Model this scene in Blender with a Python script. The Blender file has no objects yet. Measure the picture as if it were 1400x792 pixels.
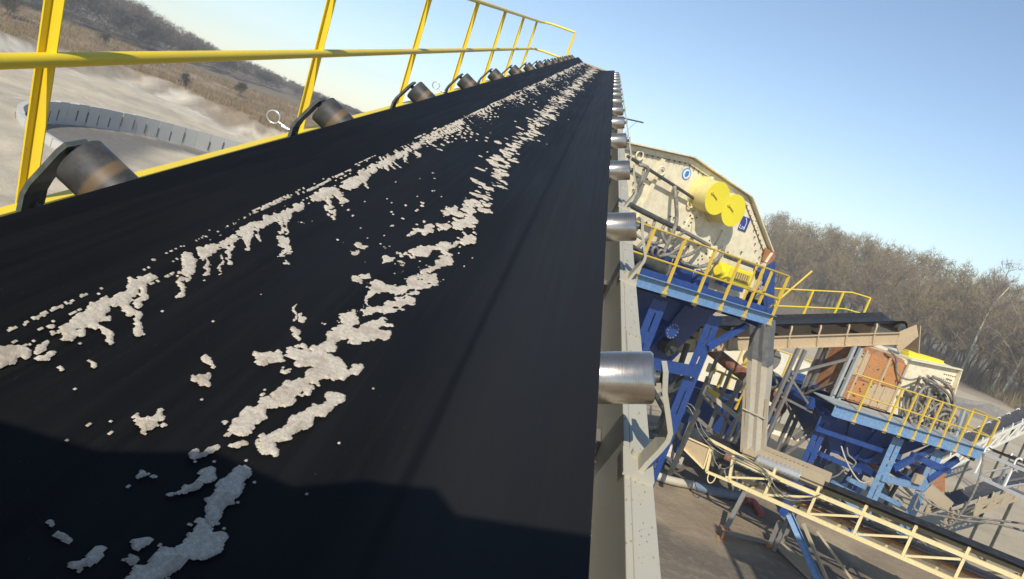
import bpy, bmesh, math, random
import numpy as np
from mathutils import Vector, Matrix
random.seed(7); RNG = np.random.default_rng(11)
SC = bpy.context.scene
COL = SC.collection
# ------------------------------------------------------------------ camera
H = 6.0
FPX, PX, PY = 1100.0, 700.0, 396.0
ROLL, PITCH = math.radians(20.05), math.radians(7.83)
R0 = Vector((1, 0, 0)); FWD = Vector((0, math.cos(PITCH), -math.sin(PITCH))); U0 = Vector((0, math.sin(PITCH), math.cos(PITCH)))
CX = math.cos(ROLL) * R0 + math.sin(ROLL) * U0
CY = math.sin(ROLL) * R0 - math.cos(ROLL) * U0          # image down
CAM = Vector((0, 0, H))
cd = bpy.data.cameras.new('camera'); cam = bpy.data.objects.new('camera', cd); COL.objects.link(cam)
cd.sensor_width = 36; cd.lens = 36 * FPX / 1400; cd.clip_start = 0.03; cd.clip_end = 5000
cam.matrix_world = Matrix(((CX.x, -CY.x, -FWD.x, 0), (CX.y, -CY.y, -FWD.y, 0), (CX.z, -CY.z, -FWD.z, H), (0, 0, 0, 1)))
SC.camera = cam
# ------------------------------------------------------------------ light
SUN_AZ, SUN_EL = math.radians(188), math.radians(39)
w = bpy.data.worlds.new('World'); SC.world = w; w.use_nodes = True
nt = w.node_tree; bg = nt.nodes['Background']
sky = nt.nodes.new('ShaderNodeTexSky'); sky.sky_type = 'NISHITA'; sky.sun_disc = False
sky.sun_elevation = SUN_EL; sky.sun_rotation = SUN_AZ; sky.air_density = 1.0; sky.dust_density = .4; sky.ozone_density = 1.4; sky.altitude = 500
nt.links.new(sky.outputs[0], bg.inputs[0]); bg.inputs[1].default_value = 0.15
sl = bpy.data.lights.new('sun', 'SUN'); so = bpy.data.objects.new('sun', sl); COL.objects.link(so)
sl.energy = 4.9; sl.angle = math.radians(0.5); sl.color = (1.0, 0.93, 0.82)
tosun = Vector((math.sin(SUN_AZ) * math.cos(SUN_EL), math.cos(SUN_AZ) * math.cos(SUN_EL), math.sin(SUN_EL)))
so.rotation_euler = tosun.to_track_quat('Z', 'Y').to_euler(); so.location = (0, -20, 40)
SC.view_settings.view_transform = 'Standard'; SC.view_settings.look = 'None'; SC.view_settings.exposure = 0.0; SC.view_settings.gamma = 1.0

# ------------------------------------------------------------------ geometry helpers
def ray(x, y):
    return (FWD * FPX + CX * (x - PX) + CY * (y - PY)).normalized()
def dist(x, y, D):
    d = ray(x, y); return CAM + d * (D / math.hypot(d.x, d.y))
def ground(x, y, z=0.0):
    d = ray(x, y); return CAM + d * ((z - H) / d.z)
class Fr:
    """level frame: s along azimuth az, g behind it, z up"""
    def __init__(s, o, az):
        a = math.radians(az); s.o = Vector(o); s.e = Vector((math.sin(a), math.cos(a), 0)); s.g = Vector((-math.cos(a), math.sin(a), 0)); s.az = a
    def P(s, S, G, z):
        v = s.o + s.e * S + s.g * G; return Vector((v.x, v.y, z))
    def at(s, x, y, G):
        d = ray(x, y); t = ((s.o + s.g * G - CAM).dot(s.g)) / d.dot(s.g); return CAM + d * t
    def sz(s, x, y, G):
        w_ = s.at(x, y, G); return ((w_ - s.o).dot(s.e), w_.z)
class MB:
    def __init__(s): s.v = []; s.f = []; s.sm = []
    def add(s, vs, fs, smooth=False):
        k = len(s.v); s.v += [Vector(v) for v in vs]; s.f += [tuple(i + k for i in f) for f in fs]; s.sm += [smooth] * len(fs); return s
    def box(s, c, ax, ay, az_):
        c = Vector(c); ax, ay, az_ = Vector(ax), Vector(ay), Vector(az_)
        vs = [c + ax * i + ay * j + az_ * k for i in (-1, 1) for j in (-1, 1) for k in (-1, 1)]
        if ax.cross(ay).dot(az_) < 0: vs = [c + ax * -i + ay * j + az_ * k for i in (-1, 1) for j in (-1, 1) for k in (-1, 1)]
        return s.add(vs, [(0, 1, 3, 2), (4, 6, 7, 5), (0, 4, 5, 1), (2, 3, 7, 6), (0, 2, 6, 4), (1, 5, 7, 3)])
    def beam(s, p0, p1, w_, h, up=(0, 0, 1)):
        p0, p1 = Vector(p0), Vector(p1); d = (p1 - p0); L = d.length; d.normalize(); up = Vector(up)
        sd = d.cross(up)
        if sd.length < 1e-4: sd = d.cross(Vector((0, 1, 0)))
        sd.normalize(); u2 = sd.cross(d)
        return s.box((p0 + p1) / 2, d * L / 2, sd * w_ / 2, u2 * h / 2)
    def chan(s, p0, p1, w_, h, up=(0, 0, 1), side=1, t=0.012):
        """C channel: web on one side, flanges pointing to the other"""
        p0, p1 = Vector(p0), Vector(p1); d = (p1 - p0).normalized(); up = Vector(up); sd = d.cross(up).normalized() * side; u2 = sd.cross(d).normalized()
        if u2.dot(up) < 0: u2 = -u2
        s.beam(p0, p1, t, h, up)
        for k in (-1, 1):
            o = sd * (w_ / 2 + t / 2) + u2 * k * (h / 2 - t / 2 - .001)
            s.beam(p0 + o, p1 + o, w_, t, up)
        return s
    def tube(s, pts, r, seg=8, caps=True, r2=None):
        pts = [Vector(p) for p in pts]; n = len(pts); rings = []; prev = None
        for i, p in enumerate(pts):
            d = ((pts[min(i + 1, n - 1)] - pts[max(i - 1, 0)])).normalized()
            if prev is None:
                a = d.cross(Vector((0, 0, 1)))
                if a.length < .05: a = d.cross(Vector((1, 0, 0)))
            else: a = prev - d * prev.dot(d)
            a.normalize(); prev = a; b_ = d.cross(a); rr = r if r2 is None else r + (r2 - r) * i / (n - 1)
            rings.append([p + (a * math.cos(q) + b_ * math.sin(q)) * rr for q in [2 * math.pi * k / seg for k in range(seg)]])
        vs = [v for rg in rings for v in rg]; fs = []
        for i in range(n - 1):
            for k in range(seg):
                k2 = (k + 1) % seg; fs.append((i * seg + k, i * seg + k2, (i + 1) * seg + k2, (i + 1) * seg + k))
        s.add(vs, fs, True)
        if caps:
            s.add(rings[0], [tuple(range(seg))[::-1]]); s.add(rings[-1], [tuple(range(seg))])
        return s
    def prism(s, poly, ext):
        poly = [Vector(p) for p in poly]; ext = Vector(ext); n = len(poly)
        nrm = Vector((0, 0, 0))
        for i in range(n): nrm += (poly[i] - poly[0]).cross(poly[(i + 1) % n] - poly[0])
        if nrm.dot(ext) > 0: poly = poly[::-1]
        vs = poly + [p + ext for p in poly]
        fs = [tuple(range(n)), tuple(range(2 * n - 1, n - 1, -1))]
        for i in range(n): j = (i + 1) % n; fs.append((j, i, i + n, j + n))
        return s.add(vs, fs)
    def strip(s, path, wvec, th):
        """flat bar bent along a path (list of points); wvec = half width vector"""
        path = [Vector(p) for p in path]; wv = Vector(wvec); n = len(path); vs = []
        for i, p in enumerate(path):
            d = (path[min(i + 1, n - 1)] - path[max(i - 1, 0)]).normalized(); nn = d.cross(wv).normalized() * th / 2
            vs += [p - wv - nn, p + wv - nn, p + wv + nn, p - wv + nn]
        fs = []
        for i in range(n - 1):
            for k in range(4):
                k2 = (k + 1) % 4; fs.append((i * 4 + k, i * 4 + k2, i * 4 + 4 + k2, i * 4 + 4 + k))
        fs += [(3, 2, 1, 0), tuple(4 * n - 4 + k for k in range(4))]
        return s.add(vs, fs)
    def mesh(s, name, inv=None):
        me = bpy.data.meshes.new(name); vs = [inv @ v for v in s.v] if inv else s.v
        me.from_pydata([tuple(v) for v in vs], [], s.f); me.polygons.foreach_set('use_smooth', s.sm); me.update(); return me
WM = {}
def link(o, parent=None, M=None):
    COL.objects.link(o)
    if parent is not None: o.parent = parent
    if M is not None: o.matrix_basis = M
    WM[o.name] = (WM[parent.name] if parent is not None else Matrix()) @ (M if M is not None else Matrix())
    return o
def tag(o, label=None, cat=None, group=None, kind=None):
    if label: o['label'] = label
    if cat: o['category'] = cat
    if group: o['group'] = group
    if kind: o['kind'] = kind
    return o
def thing(name, label, cat, M, group=None):
    o = bpy.data.objects.new(name, None); o.empty_display_size = .2
    if not isinstance(M, Matrix): M = Matrix.Translation(Vector(M))
    return tag(link(o, None, M), label, cat, group)
def part(name, mb, mat, parent, local=False, bevel=0, label=None):
    inv = None if local else WM[parent.name].inverted()
    me = mb.mesh(name, inv); me.materials.append(mat)
    o = link(bpy.data.objects.new(name, me), parent)
    if bevel:
        m = o.modifiers.new('bevel', 'BEVEL'); m.width = bevel; m.segments = 2; m.limit_method = 'ANGLE'; m.angle_limit = math.radians(40)
    if label: o['label'] = label
    return o
def solo(name, mb, mat, loc, label, cat, group=None, bevel=0, kind=None):
    M = Matrix.Translation(Vector(loc)); me = mb.mesh(name, M.inverted()); me.materials.append(mat)
    o = link(bpy.data.objects.new(name, me), None, M)
    if bevel:
        m = o.modifiers.new('bevel', 'BEVEL'); m.width = bevel; m.segments = 2; m.limit_method = 'ANGLE'
    return tag(o, label, cat, group, kind)
def inst(name, me, parent, M):
    return link(bpy.data.objects.new(name, me), parent, M)
def rawmesh(name, V, Fc, mat, smooth=False):
    me = bpy.data.meshes.new(name); V = np.asarray(V, np.float32); Fc = np.asarray(Fc, np.int32); k = Fc.shape[1]
    me.vertices.add(len(V)); me.vertices.foreach_set('co', V.ravel())
    me.loops.add(Fc.size); me.loops.foreach_set('vertex_index', Fc.ravel())
    me.polygons.add(len(Fc)); me.polygons.foreach_set('loop_start', np.arange(0, Fc.size, k, dtype=np.int32))
    me.polygons.foreach_set('use_smooth', np.full(len(Fc), smooth)); me.materials.append(mat); me.update(calc_edges=True); return me
def bez(pts, n=8):
    """Catmull-Rom through points"""
    pts = [Vector(p) for p in pts]; P = [pts[0] * 2 - pts[1]] + pts + [pts[-1] * 2 - pts[-2]]; out = []
    for i in range(1, len(P) - 2):
        a, b_, c, d = P[i - 1:i + 3]
        for k in range(n):
            t = k / n; out.append(.5 * ((2 * b_) + (c - a) * t + (2 * a - 5 * b_ + 4 * c - d) * t * t + (3 * b_ - a - 3 * c + d) * t ** 3))
    return out + [pts[-1]]
# numpy value noise
_T = np.random.default_rng(3).random((256, 256))
def vnoise(x, y):
    xi = np.floor(x).astype(int); yi = np.floor(y).astype(int); fx = x - xi; fy = y - yi; fx = fx * fx * (3 - 2 * fx); fy = fy * fy * (3 - 2 * fy)
    g = lambda a, b_: _T[a % 256, b_ % 256]
    return (g(xi, yi) * (1 - fx) + g(xi + 1, yi) * fx) * (1 - fy) + (g(xi, yi + 1) * (1 - fx) + g(xi + 1, yi + 1) * fx) * fy
def fbm(x, y, o=4):
    r = 0; a = .5; tot = 0
    for i in range(o): r = r + a * vnoise(x * 2 ** i + 17.3 * i, y * 2 ** i + 9.1 * i); tot += a; a *= .5
    return r / tot
def sstep(a, b_, x):
    t = np.clip((x - a) / (b_ - a), 0, 1); return t * t * (3 - 2 * t)

# ------------------------------------------------------------------ materials
def newmat(name):
    m = bpy.data.materials.new(name); m.use_nodes = True; n = m.node_tree; return m, n, n.nodes['Principled BSDF']
def N(nt_, typ, **kw):
    nd = nt_.nodes.new(typ)
    for k, v in kw.items(): setattr(nd, k, v)
    return nd
def coords(nt_, scale=(1, 1, 1)):
    tc = N(nt_, 'ShaderNodeTexCoord'); mp = N(nt_, 'ShaderNodeMapping'); mp.inputs['Scale'].default_value = scale
    nt_.links.new(tc.outputs['Object'], mp.inputs[0]); return mp.outputs[0]
def noise(nt_, co, scale, det=4, rough=.55):
    t = N(nt_, 'ShaderNodeTexNoise'); t.inputs['Scale'].default_value = scale; t.inputs['Detail'].default_value = det; t.inputs['Roughness'].default_value = rough
    nt_.links.new(co, t.inputs['Vector']); return t.outputs['Fac']
def ramp(nt_, fac, a, b_):
    r = N(nt_, 'ShaderNodeMapRange'); r.inputs['From Min'].default_value = a; r.inputs['From Max'].default_value = b_; nt_.links.new(fac, r.inputs['Value']); return r.outputs['Result']
def mix(nt_, fac, c1, c2):
    m = N(nt_, 'ShaderNodeMix', data_type='RGBA')
    if hasattr(fac, 'node'): nt_.links.new(fac, m.inputs[0])
    else: m.inputs[0].default_value = fac
    for c, i in ((c1, 6), (c2, 7)):
        if hasattr(c, 'node'): nt_.links.new(c, m.inputs[i])
        else: m.inputs[i].default_value = (*c, 1)
    return m.outputs[2]
def mul(nt_, a, k):
    m = N(nt_, 'ShaderNodeMath', operation='MULTIPLY'); nt_.links.new(a, m.inputs[0])
    if hasattr(k, 'node'): nt_.links.new(k, m.inputs[1])
    else: m.inputs[1].default_value = k
    return m.outputs[0]
def bump(nt_, p, fac, strength, d=.01):
    b_ = N(nt_, 'ShaderNodeBump'); b_.inputs['Strength'].default_value = strength; b_.inputs['Distance'].default_value = d
    nt_.links.new(fac, b_.inputs['Height']); nt_.links.new(b_.outputs[0], p.inputs['Normal'])
def paint(name, col, rough=.5, wear=.35, rust=(.16, .07, .03), dust=(.38, .33, .25), dusty=.35, sc=1.0, metal=0.0, stretch=(1, 1, 1)):
    m, n, p = newmat(name); co = coords(n, stretch)
    big = noise(n, co, 1.3 * sc, 3); mid = noise(n, co, 7 * sc, 6, .65); fine = noise(n, co, 45 * sc, 4, .6)
    c = mix(n, mul(n, ramp(n, big, .35, .75), .35), col, tuple(x * .72 for x in col))
    c = mix(n, mul(n, ramp(n, mid, .42, .72), dusty), c, dust)
    mm = N(n, 'ShaderNodeMath', operation='ADD'); n.links.new(mul(n, mid, .6), mm.inputs[0]); n.links.new(mul(n, fine, .4), mm.inputs[1])
    c = mix(n, ramp(n, mm.outputs[0], .70 - .22 * wear, .74 - .18 * wear), c, rust)
    n.links.new(c, p.inputs['Base Color']); p.inputs['Roughness'].default_value = rough; p.inputs['Metallic'].default_value = metal
    bump(n, p, fine, .15, .004); return m
MT = {}
MT['yellow'] = paint('yellow_paint', (.82, .60, .02), .42, .12, dusty=.12)
MT['yellow_old'] = paint('weathered_yellow_paint', (.70, .48, .05), .55, .42, dusty=.3)
MT['yellow_cap'] = paint('bright_yellow_paint', (.85, .72, .03), .4, .02, dusty=.06)
MT['cream'] = paint('cream_paint', (.84, .76, .54), .55, .24, rust=(.3, .2, .1), dust=(.46, .38, .25), dusty=.5, sc=1.1)
MT['cream_clean'] = paint('pale_cream_paint', (.86, .80, .62), .55, .15, dusty=.2)
MT['yellow_drum'] = paint('pale_yellow_paint', (.80, .68, .25), .5, .3, rust=(.3, .2, .08), dust=(.6, .5, .3), dusty=.45, sc=2)
MT['cream_grey'] = paint('grey_cream_paint', (.44, .42, .34), .5, .16, rust=(.36, .27, .16), dust=(.45, .40, .29), dusty=.45, sc=4, stretch=(1, .5, 1))
MT['straw'] = paint('straw_yellow_paint', (.84, .70, .36), .55, .34, rust=(.22, .1, .04), dusty=.3, sc=2.5)
MT['orange_rust'] = paint('orange_rust_plate', (.50, .20, .05), .85, .75, rust=(.16, .065, .03), dust=(.46, .33, .21), dusty=.8, sc=1.4)
MT['tan'] = paint('dusty_tan_paint', (.52, .39, .23), .65, .55, rust=(.16, .09, .05), dusty=.45, sc=2)
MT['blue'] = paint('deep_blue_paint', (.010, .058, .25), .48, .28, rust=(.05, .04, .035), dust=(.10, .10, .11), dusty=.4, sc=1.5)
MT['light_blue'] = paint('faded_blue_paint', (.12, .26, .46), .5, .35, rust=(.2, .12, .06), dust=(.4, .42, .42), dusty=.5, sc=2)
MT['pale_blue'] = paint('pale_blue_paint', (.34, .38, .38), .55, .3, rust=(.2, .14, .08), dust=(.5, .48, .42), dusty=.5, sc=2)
MT['rust'] = paint('rusty_plate', (.36, .135, .045), .85, .6, rust=(.13, .06, .03), dust=(.40, .30, .2), dusty=.9, sc=1.1)
MT['red_pipe'] = paint('red_brown_pipe', (.20, .07, .04), .6, .2, rust=(.1, .05, .035), dust=(.4, .3, .22), dusty=.5)
MT['grey_steel'] = paint('dull_grey_steel', (.22, .21, .19), .55, .35, rust=(.14, .08, .05), dusty=.4, metal=.3)
MT['dark_steel'] = paint('dark_steel', (.05, .055, .05), .5, .2, rust=(.1, .07, .05), dust=(.25, .23, .18), dusty=.25)
MT['green_grey'] = paint('grey_green_paint', (.07, .085, .075), .5, .1, dust=(.3, .29, .24), dusty=.3, sc=6)
MT['concrete'] = paint('concrete', (.52, .50, .45), .85, .1, rust=(.22, .21, .19), dust=(.5, .47, .41), dusty=.45)
MT['wood'] = paint('weathered_board', (.42, .34, .22), .8, .4, rust=(.2, .14, .09), dusty=.4, stretch=(1, 1, 1), sc=2)
MT['hose'] = paint('grey_rubber_hose', (.16, .15, .13), .6, .1, dust=(.42, .37, .3), dusty=.7, sc=2)
MT['black_rubber'] = paint('black_rubber', (.012, .012, .013), .5, .0, rust=(.02, .02, .02), dust=(.12, .11, .1), dusty=.25)
MT['canvas'] = paint('pale_rubber_sheet', (.50, .45, .35), .7, .32, rust=(.3, .23, .15), dusty=.5, sc=1.5)
MT['grey_sheet'] = paint('grey_rubber_sheet', (.12, .125, .125), .6, .1, dust=(.3, .29, .27), dusty=.4)
MT['galv'] = paint('galvanised_sheet', (.5, .5, .48), .38, .25, rust=(.3, .2, .12), dusty=.35, metal=.7)
MT['wire'] = paint('bright_wire', (.7, .7, .66), .3, 0, metal=.6, dusty=.1)
MT['badge_blue'] = paint('badge_blue', (.02, .22, .62), .4, 0, dusty=.05)
MT['plaque_blue'] = paint('plaque_blue', (.03, .05, .27), .35, 0, dusty=.05)
MT['white'] = paint('white_paint', (.8, .8, .78), .45, 0, dusty=.1)
MT['red'] = paint('faded_red', (.42, .06, .05), .6, .1)
MT['tarp'] = paint('blue_tarpaulin', (.02, .16, .62), .4, .05, dusty=.2)
MT['bluepipe'] = paint('grey_blue_pipe', (.13, .18, .25), .6, .3, dusty=.5)
def roller_mat():
    m, n, p = newmat('polished_roller_steel'); co = coords(n, (6, 6, 60)); f = noise(n, co, 6, 5, .7); f2 = noise(n, coords(n), 9, 4)
    c = mix(n, ramp(n, f2, .45, .75), (.54, .49, .42), (.32, .27, .21)); c = mix(n, mul(n, ramp(n, f, .5, .8), .5), c, (.3, .26, .22))
    n.links.new(c, p.inputs['Base Color']); p.inputs['Metallic'].default_value = .92
    n.links.new(ramp(n, f, -.35, 3.2), p.inputs['Roughness']); bump(n, p, f, .06, .002); return m
MT['roller'] = roller_mat()
def dull_roller_mat():
    """dull shell with a worn brown ring; z is the roller axis"""
    m, n, p = newmat('dull_roller_shell'); tc = N(n, 'ShaderNodeTexCoord'); sp = N(n, 'ShaderNodeSeparateXYZ'); n.links.new(tc.outputs['Object'], sp.inputs[0])
    f = noise(n, coords(n, (3, 3, 40)), 7, 5, .7); f2 = noise(n, coords(n), 40, 5, .7)
    z = N(n, 'ShaderNodeMath', operation='MULTIPLY_ADD'); n.links.new(f, z.inputs[0]); z.inputs[1].default_value = .012; n.links.new(sp.outputs[2], z.inputs[2])
    d = N(n, 'ShaderNodeMath', operation='SUBTRACT'); n.links.new(z.outputs[0], d.inputs[0]); d.inputs[1].default_value = .245
    a = N(n, 'ShaderNodeMath', operation='ABSOLUTE'); n.links.new(d.outputs[0], a.inputs[0])
    c = mix(n, ramp(n, f2, .45, .8), (.03, .03, .028), (.075, .07, .06)); c = mix(n, mul(n, ramp(n, a.outputs[0], .014, .007), .75), c, (.15, .095, .04))
    n.links.new(c, p.inputs['Base Color']); p.inputs['Metallic'].default_value = 0; p.inputs['Roughness'].default_value = .55; bump(n, p, f2, .1, .002); return m
MT['dull_roller'] = dull_roller_mat()
def belt_mat():
    m, n, p = newmat('belt_rubber'); co = coords(n); st = noise(n, coords(n, (60, 1.1, 1)), 1.0, 6, .6); bl = noise(n, coords(n, (9, .9, 1)), 1.0, 4); fi = noise(n, coords(n, (1, .45, 1)), 330, 3, .7)
    c = mix(n, ramp(n, st, .45, .75), (.0052, .005, .0048), (.011, .0108, .0102)); c = mix(n, mul(n, ramp(n, bl, .4, .75), .6), c, (.013, .013, .0125))
    c = mix(n, mul(n, ramp(n, fi, .70, .80), .35), c, (.30, .28, .24))
    tcx = N(n, 'ShaderNodeTexCoord'); spx = N(n, 'ShaderNodeSeparateXYZ'); n.links.new(tcx.outputs['Object'], spx.inputs[0]); wx = N(n, 'ShaderNodeMath', operation='MULTIPLY_ADD'); n.links.new(bl, wx.inputs[0]); wx.inputs[1].default_value = .02; n.links.new(spx.outputs[0], wx.inputs[2])
    c = mix(n, mul(n, ramp(n, wx.outputs[0], -.11, .02), .45), c, (.024, .024, .0245))
    dl = N(n, 'ShaderNodeMath', operation='SUBTRACT'); n.links.new(wx.outputs[0], dl.inputs[0]); dl.inputs[1].default_value = -.045; al = N(n, 'ShaderNodeMath', operation='ABSOLUTE'); n.links.new(dl.outputs[0], al.inputs[0]); c = mix(n, mul(n, ramp(n, al.outputs[0], .012, .003), .75), c, (.004, .004, .0045))
    n.links.new(c, p.inputs['Base Color']); n.links.new(ramp(n, st, -1.2, 1.7), p.inputs['Roughness']); p.inputs['Specular IOR Level'].default_value = .09
    bump(n, p, fi, .12, .002); return m
MT['belt'] = belt_mat()
def sand_mat(name, a, b_, sc=60, bs=.5, bd=.006, wet=False):
    m, n, p = newmat(name); co = coords(n); f = noise(n, co, sc, 6, .7); g = noise(n, co, sc * 5, 3, .7); c = mix(n, ramp(n, f, .3, .7), a, b_); c = mix(n, mul(n, ramp(n, g, .50, .68), .7), c, tuple(x * .5 for x in b_))
    if wet: c = mix(n, mul(n, ramp(n, noise(n, co, 22, 4, .65), .50, .66), .7), c, (.42, .34, .25))
    n.links.new(c, p.inputs['Base Color']); p.inputs['Roughness'].default_value = .95; p.inputs['Specular IOR Level'].default_value = .15
    s_ = N(n, 'ShaderNodeMath', operation='ADD'); n.links.new(f, s_.inputs[0]); n.links.new(g, s_.inputs[1]); bump(n, p, s_.outputs[0], bs, bd); return m
MT['caked'] = sand_mat('caked_sand', (.88, .80, .66), (.54, .46, .35), 150, .75, .004, True)
MT['heap'] = sand_mat('grey_sand', (.30, .27, .22), (.22, .2, .17), 1.5, .4, .1)
def attr_ground(name):
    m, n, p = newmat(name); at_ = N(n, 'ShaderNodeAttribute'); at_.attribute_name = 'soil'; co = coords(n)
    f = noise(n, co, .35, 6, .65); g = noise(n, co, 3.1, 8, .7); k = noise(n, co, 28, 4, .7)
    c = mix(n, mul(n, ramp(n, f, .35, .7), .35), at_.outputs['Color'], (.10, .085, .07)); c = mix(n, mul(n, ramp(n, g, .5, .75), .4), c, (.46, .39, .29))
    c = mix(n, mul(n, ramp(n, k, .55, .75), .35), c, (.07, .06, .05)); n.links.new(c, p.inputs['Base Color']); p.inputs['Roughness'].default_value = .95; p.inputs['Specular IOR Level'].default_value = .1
    s_ = N(n, 'ShaderNodeMath', operation='ADD'); n.links.new(g, s_.inputs[0]); n.links.new(mul(n, k, .3), s_.inputs[1]); bump(n, p, s_.outputs[0], .6, .12); return m
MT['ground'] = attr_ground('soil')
def plain(name, col, rough=.9, var=.4, sc=3):
    m, n, p = newmat(name); oi = N(n, 'ShaderNodeObjectInfo'); f = noise(n, coords(n), sc, 4); c = mix(n, ramp(n, f, .3, .7), col, tuple(x * (1 - var) for x in col))
    c = mix(n, mul(n, oi.outputs['Random'], .75), c, tuple(x * y for x, y in zip(col, (.85, .95, .62)))); n.links.new(c, p.inputs['Base Color']); p.inputs['Roughness'].default_value = rough; p.inputs['Specular IOR Level'].default_value = .15; return m
MT['bark'] = plain('grey_brown_bark', (.17, .14, .105))
MT['twig'] = plain('bare_twigs', (.31, .225, .14), .9, .4, .25)
MT['birch'] = plain('birch_bark', (.62, .58, .52), .8, .5, 1.2)
MT['birch_twig'] = plain('birch_twigs', (.30, .24, .19), sc=.6)
MT['farwood'] = plain('distant_bare_wood', (.20, .165, .13), sc=.05)
MT['drygrass'] = plain('dry_grass', (.27, .19, .095), sc=.2)
MT['shrub'] = plain('dark_shrub_twigs', (.10, .085, .06), sc=.6)

MT['rust_grit'] = plain('rusty_grit', (.34, .25, .14), sc=40)
# ------------------------------------------------------------------ terrain
RC = Vector((-6.8, 46.6)); RR = 19.8
def terrain(x, y):
    x = np.asarray(x, float); y = np.asarray(y, float); D = np.hypot(x, y); az = np.degrees(np.arctan2(x, y)); rd = np.hypot(x - RC.x, y - RC.y)
    L = sstep(2, -8, az) * sstep(-175, -120, az)
    bank = np.interp(az, [-60, -35, -28.5, -25, -20, -10], [84, 86, 103, 95, 79, 72]) + 9 * (fbm(az * .9, D * 0 + 3.3, 3) - .5)
    zl = .45 + .5 * sstep(55, 75, D) + 1.3 * sstep(-6, 3, D - bank) + 1.7 * sstep(100, 150, D) + 1.5 * sstep(145, 195, D) + 2.5 * sstep(190, 420, D)
    zl = zl + (fbm(x * .09, y * .09, 4) - .5) * .9 * sstep(20, 70, D) + (fbm(x * .6, y * .6, 3) - .5) * .34 + (np.abs(fbm(x * .22 + 9, y * .22, 3) - .5) < .03) * .12
    inner = sstep(22.5, 20.3, rd); zl = zl * (1 - inner) + inner * (.03 * fbm(x * .8, y * .8, 3))
    zr = 1.15 * sstep(55, 92, D) + 1.2 * sstep(92, 190, D) + 7 * sstep(170, 430, D) + (fbm(x * .25, y * .25, 4) - .5) * .22 + (fbm(x * .05, y * .05, 2) - .5) * .8 * sstep(40, 90, D)
    return L * zl + (1 - L) * zr
def soil(x, y):
    D = np.hypot(x, y); az = np.degrees(np.arctan2(x, y)); rd = np.hypot(x - RC.x, y - RC.y); n1 = fbm(x * .12, y * .12, 4); n2 = fbm(x * .5, y * .5, 4)
    L = sstep(2, -6, az)
    bank = np.interp(az, [-60, -35, -28.5, -25, -20, -10], [84, 86, 103, 95, 79, 72])
    sand = np.array([.62, .53, .38]); dirt = np.array([.31, .24, .16]); grass = np.array([.23, .15, .075]); litter = np.array([.20, .155, .10]); wet = np.array([.15, .145, .135]); dark = np.array([.15, .13, .11])
    c = np.ones((len(x), 3)) * sand; m = lambda c, w_, q: c * (1 - w_[:, None]) + q * w_[:, None]
    c = m(c, sstep(.5, .62, n1) * .5, np.array([.40, .35, .28]))
    wetb = sstep(14.8, 16.6, rd + 2.2 * (n1 - .5) * 2) * sstep(20.2, 19.6, rd); c = m(c, wetb * .9, wet)
    c = m(c, sstep(-16, -9, D - bank + 8 * (n2 - .5)) * sstep(.40, .55, n2) * .8, np.array([.74, .67, .54])); c = m(c, sstep(-12, -4, D - bank) * sstep(.55, .62, fbm(x * .4, y * .15, 3)) * .8, np.array([.25, .2, .14])); c = m(c, sstep(.56, .62, fbm(x * .09 + 4, y * .25, 4)) * .5 * sstep(70, 55, D), np.array([.36, .32, .26]))
    c = m(c, sstep(-3, 5, D - bank - 10 * (n1 - .45)), grass); c = m(c, sstep(-3, 5, D - bank) * sstep(.52, .66, n2) * .7, np.array([.40, .33, .22])); c = m(c, sstep(142, 156, D), litter)
    # darker ground close to the viewpoint on the left
    c = m(c, sstep(28, 22, D + 5 * (n1 - .5)) * L * .55, np.array([.27, .235, .185]))
    r = np.ones((len(x), 3)) * dirt; r = m(r, sstep(.42, .6, n2) * .75, np.array([.48, .38, .25])); n3 = fbm(x * .35 + 8, y * .22 + 3, 3); r = m(r, sstep(.50, .57, n3) * .8, np.array([.14, .12, .095]))  # noise patches of dark soil, partly painted in place of cast shadows
    r = m(r, sstep(24, 33, D + 6 * (n1 - .5)), np.array([.52, .44, .31])); r = m(r, sstep(84, 93, D + 8 * (n1 - .5)), litter)
    return m(r, L, c)
azs = np.unique(np.concatenate([np.arange(-180, -48, 3), np.arange(-48, 48, .35), np.arange(48, 181, 3)])); rs = np.concatenate([[1.0], np.exp(np.linspace(math.log(4), math.log(460), 190))])
A_, R_ = np.meshgrid(np.radians(azs), rs); gx = (R_ * np.sin(A_)).ravel(); gy = (R_ * np.cos(A_)).ravel(); gz = terrain(gx, gy)
na = len(azs); idx = np.arange(na * len(rs)).reshape(len(rs), na)
quads = np.stack([idx[:-1, :-1], idx[:-1, 1:], idx[1:, 1:], idx[1:, :-1]], -1).reshape(-1, 4)[:, ::-1]
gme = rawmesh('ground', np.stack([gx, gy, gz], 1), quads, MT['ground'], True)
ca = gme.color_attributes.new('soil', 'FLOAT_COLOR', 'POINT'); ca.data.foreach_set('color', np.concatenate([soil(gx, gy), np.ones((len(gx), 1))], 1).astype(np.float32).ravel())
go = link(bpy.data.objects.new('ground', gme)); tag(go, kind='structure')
def tz(x, y): return float(terrain(np.array([x]), np.array([y]))[0])
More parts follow.
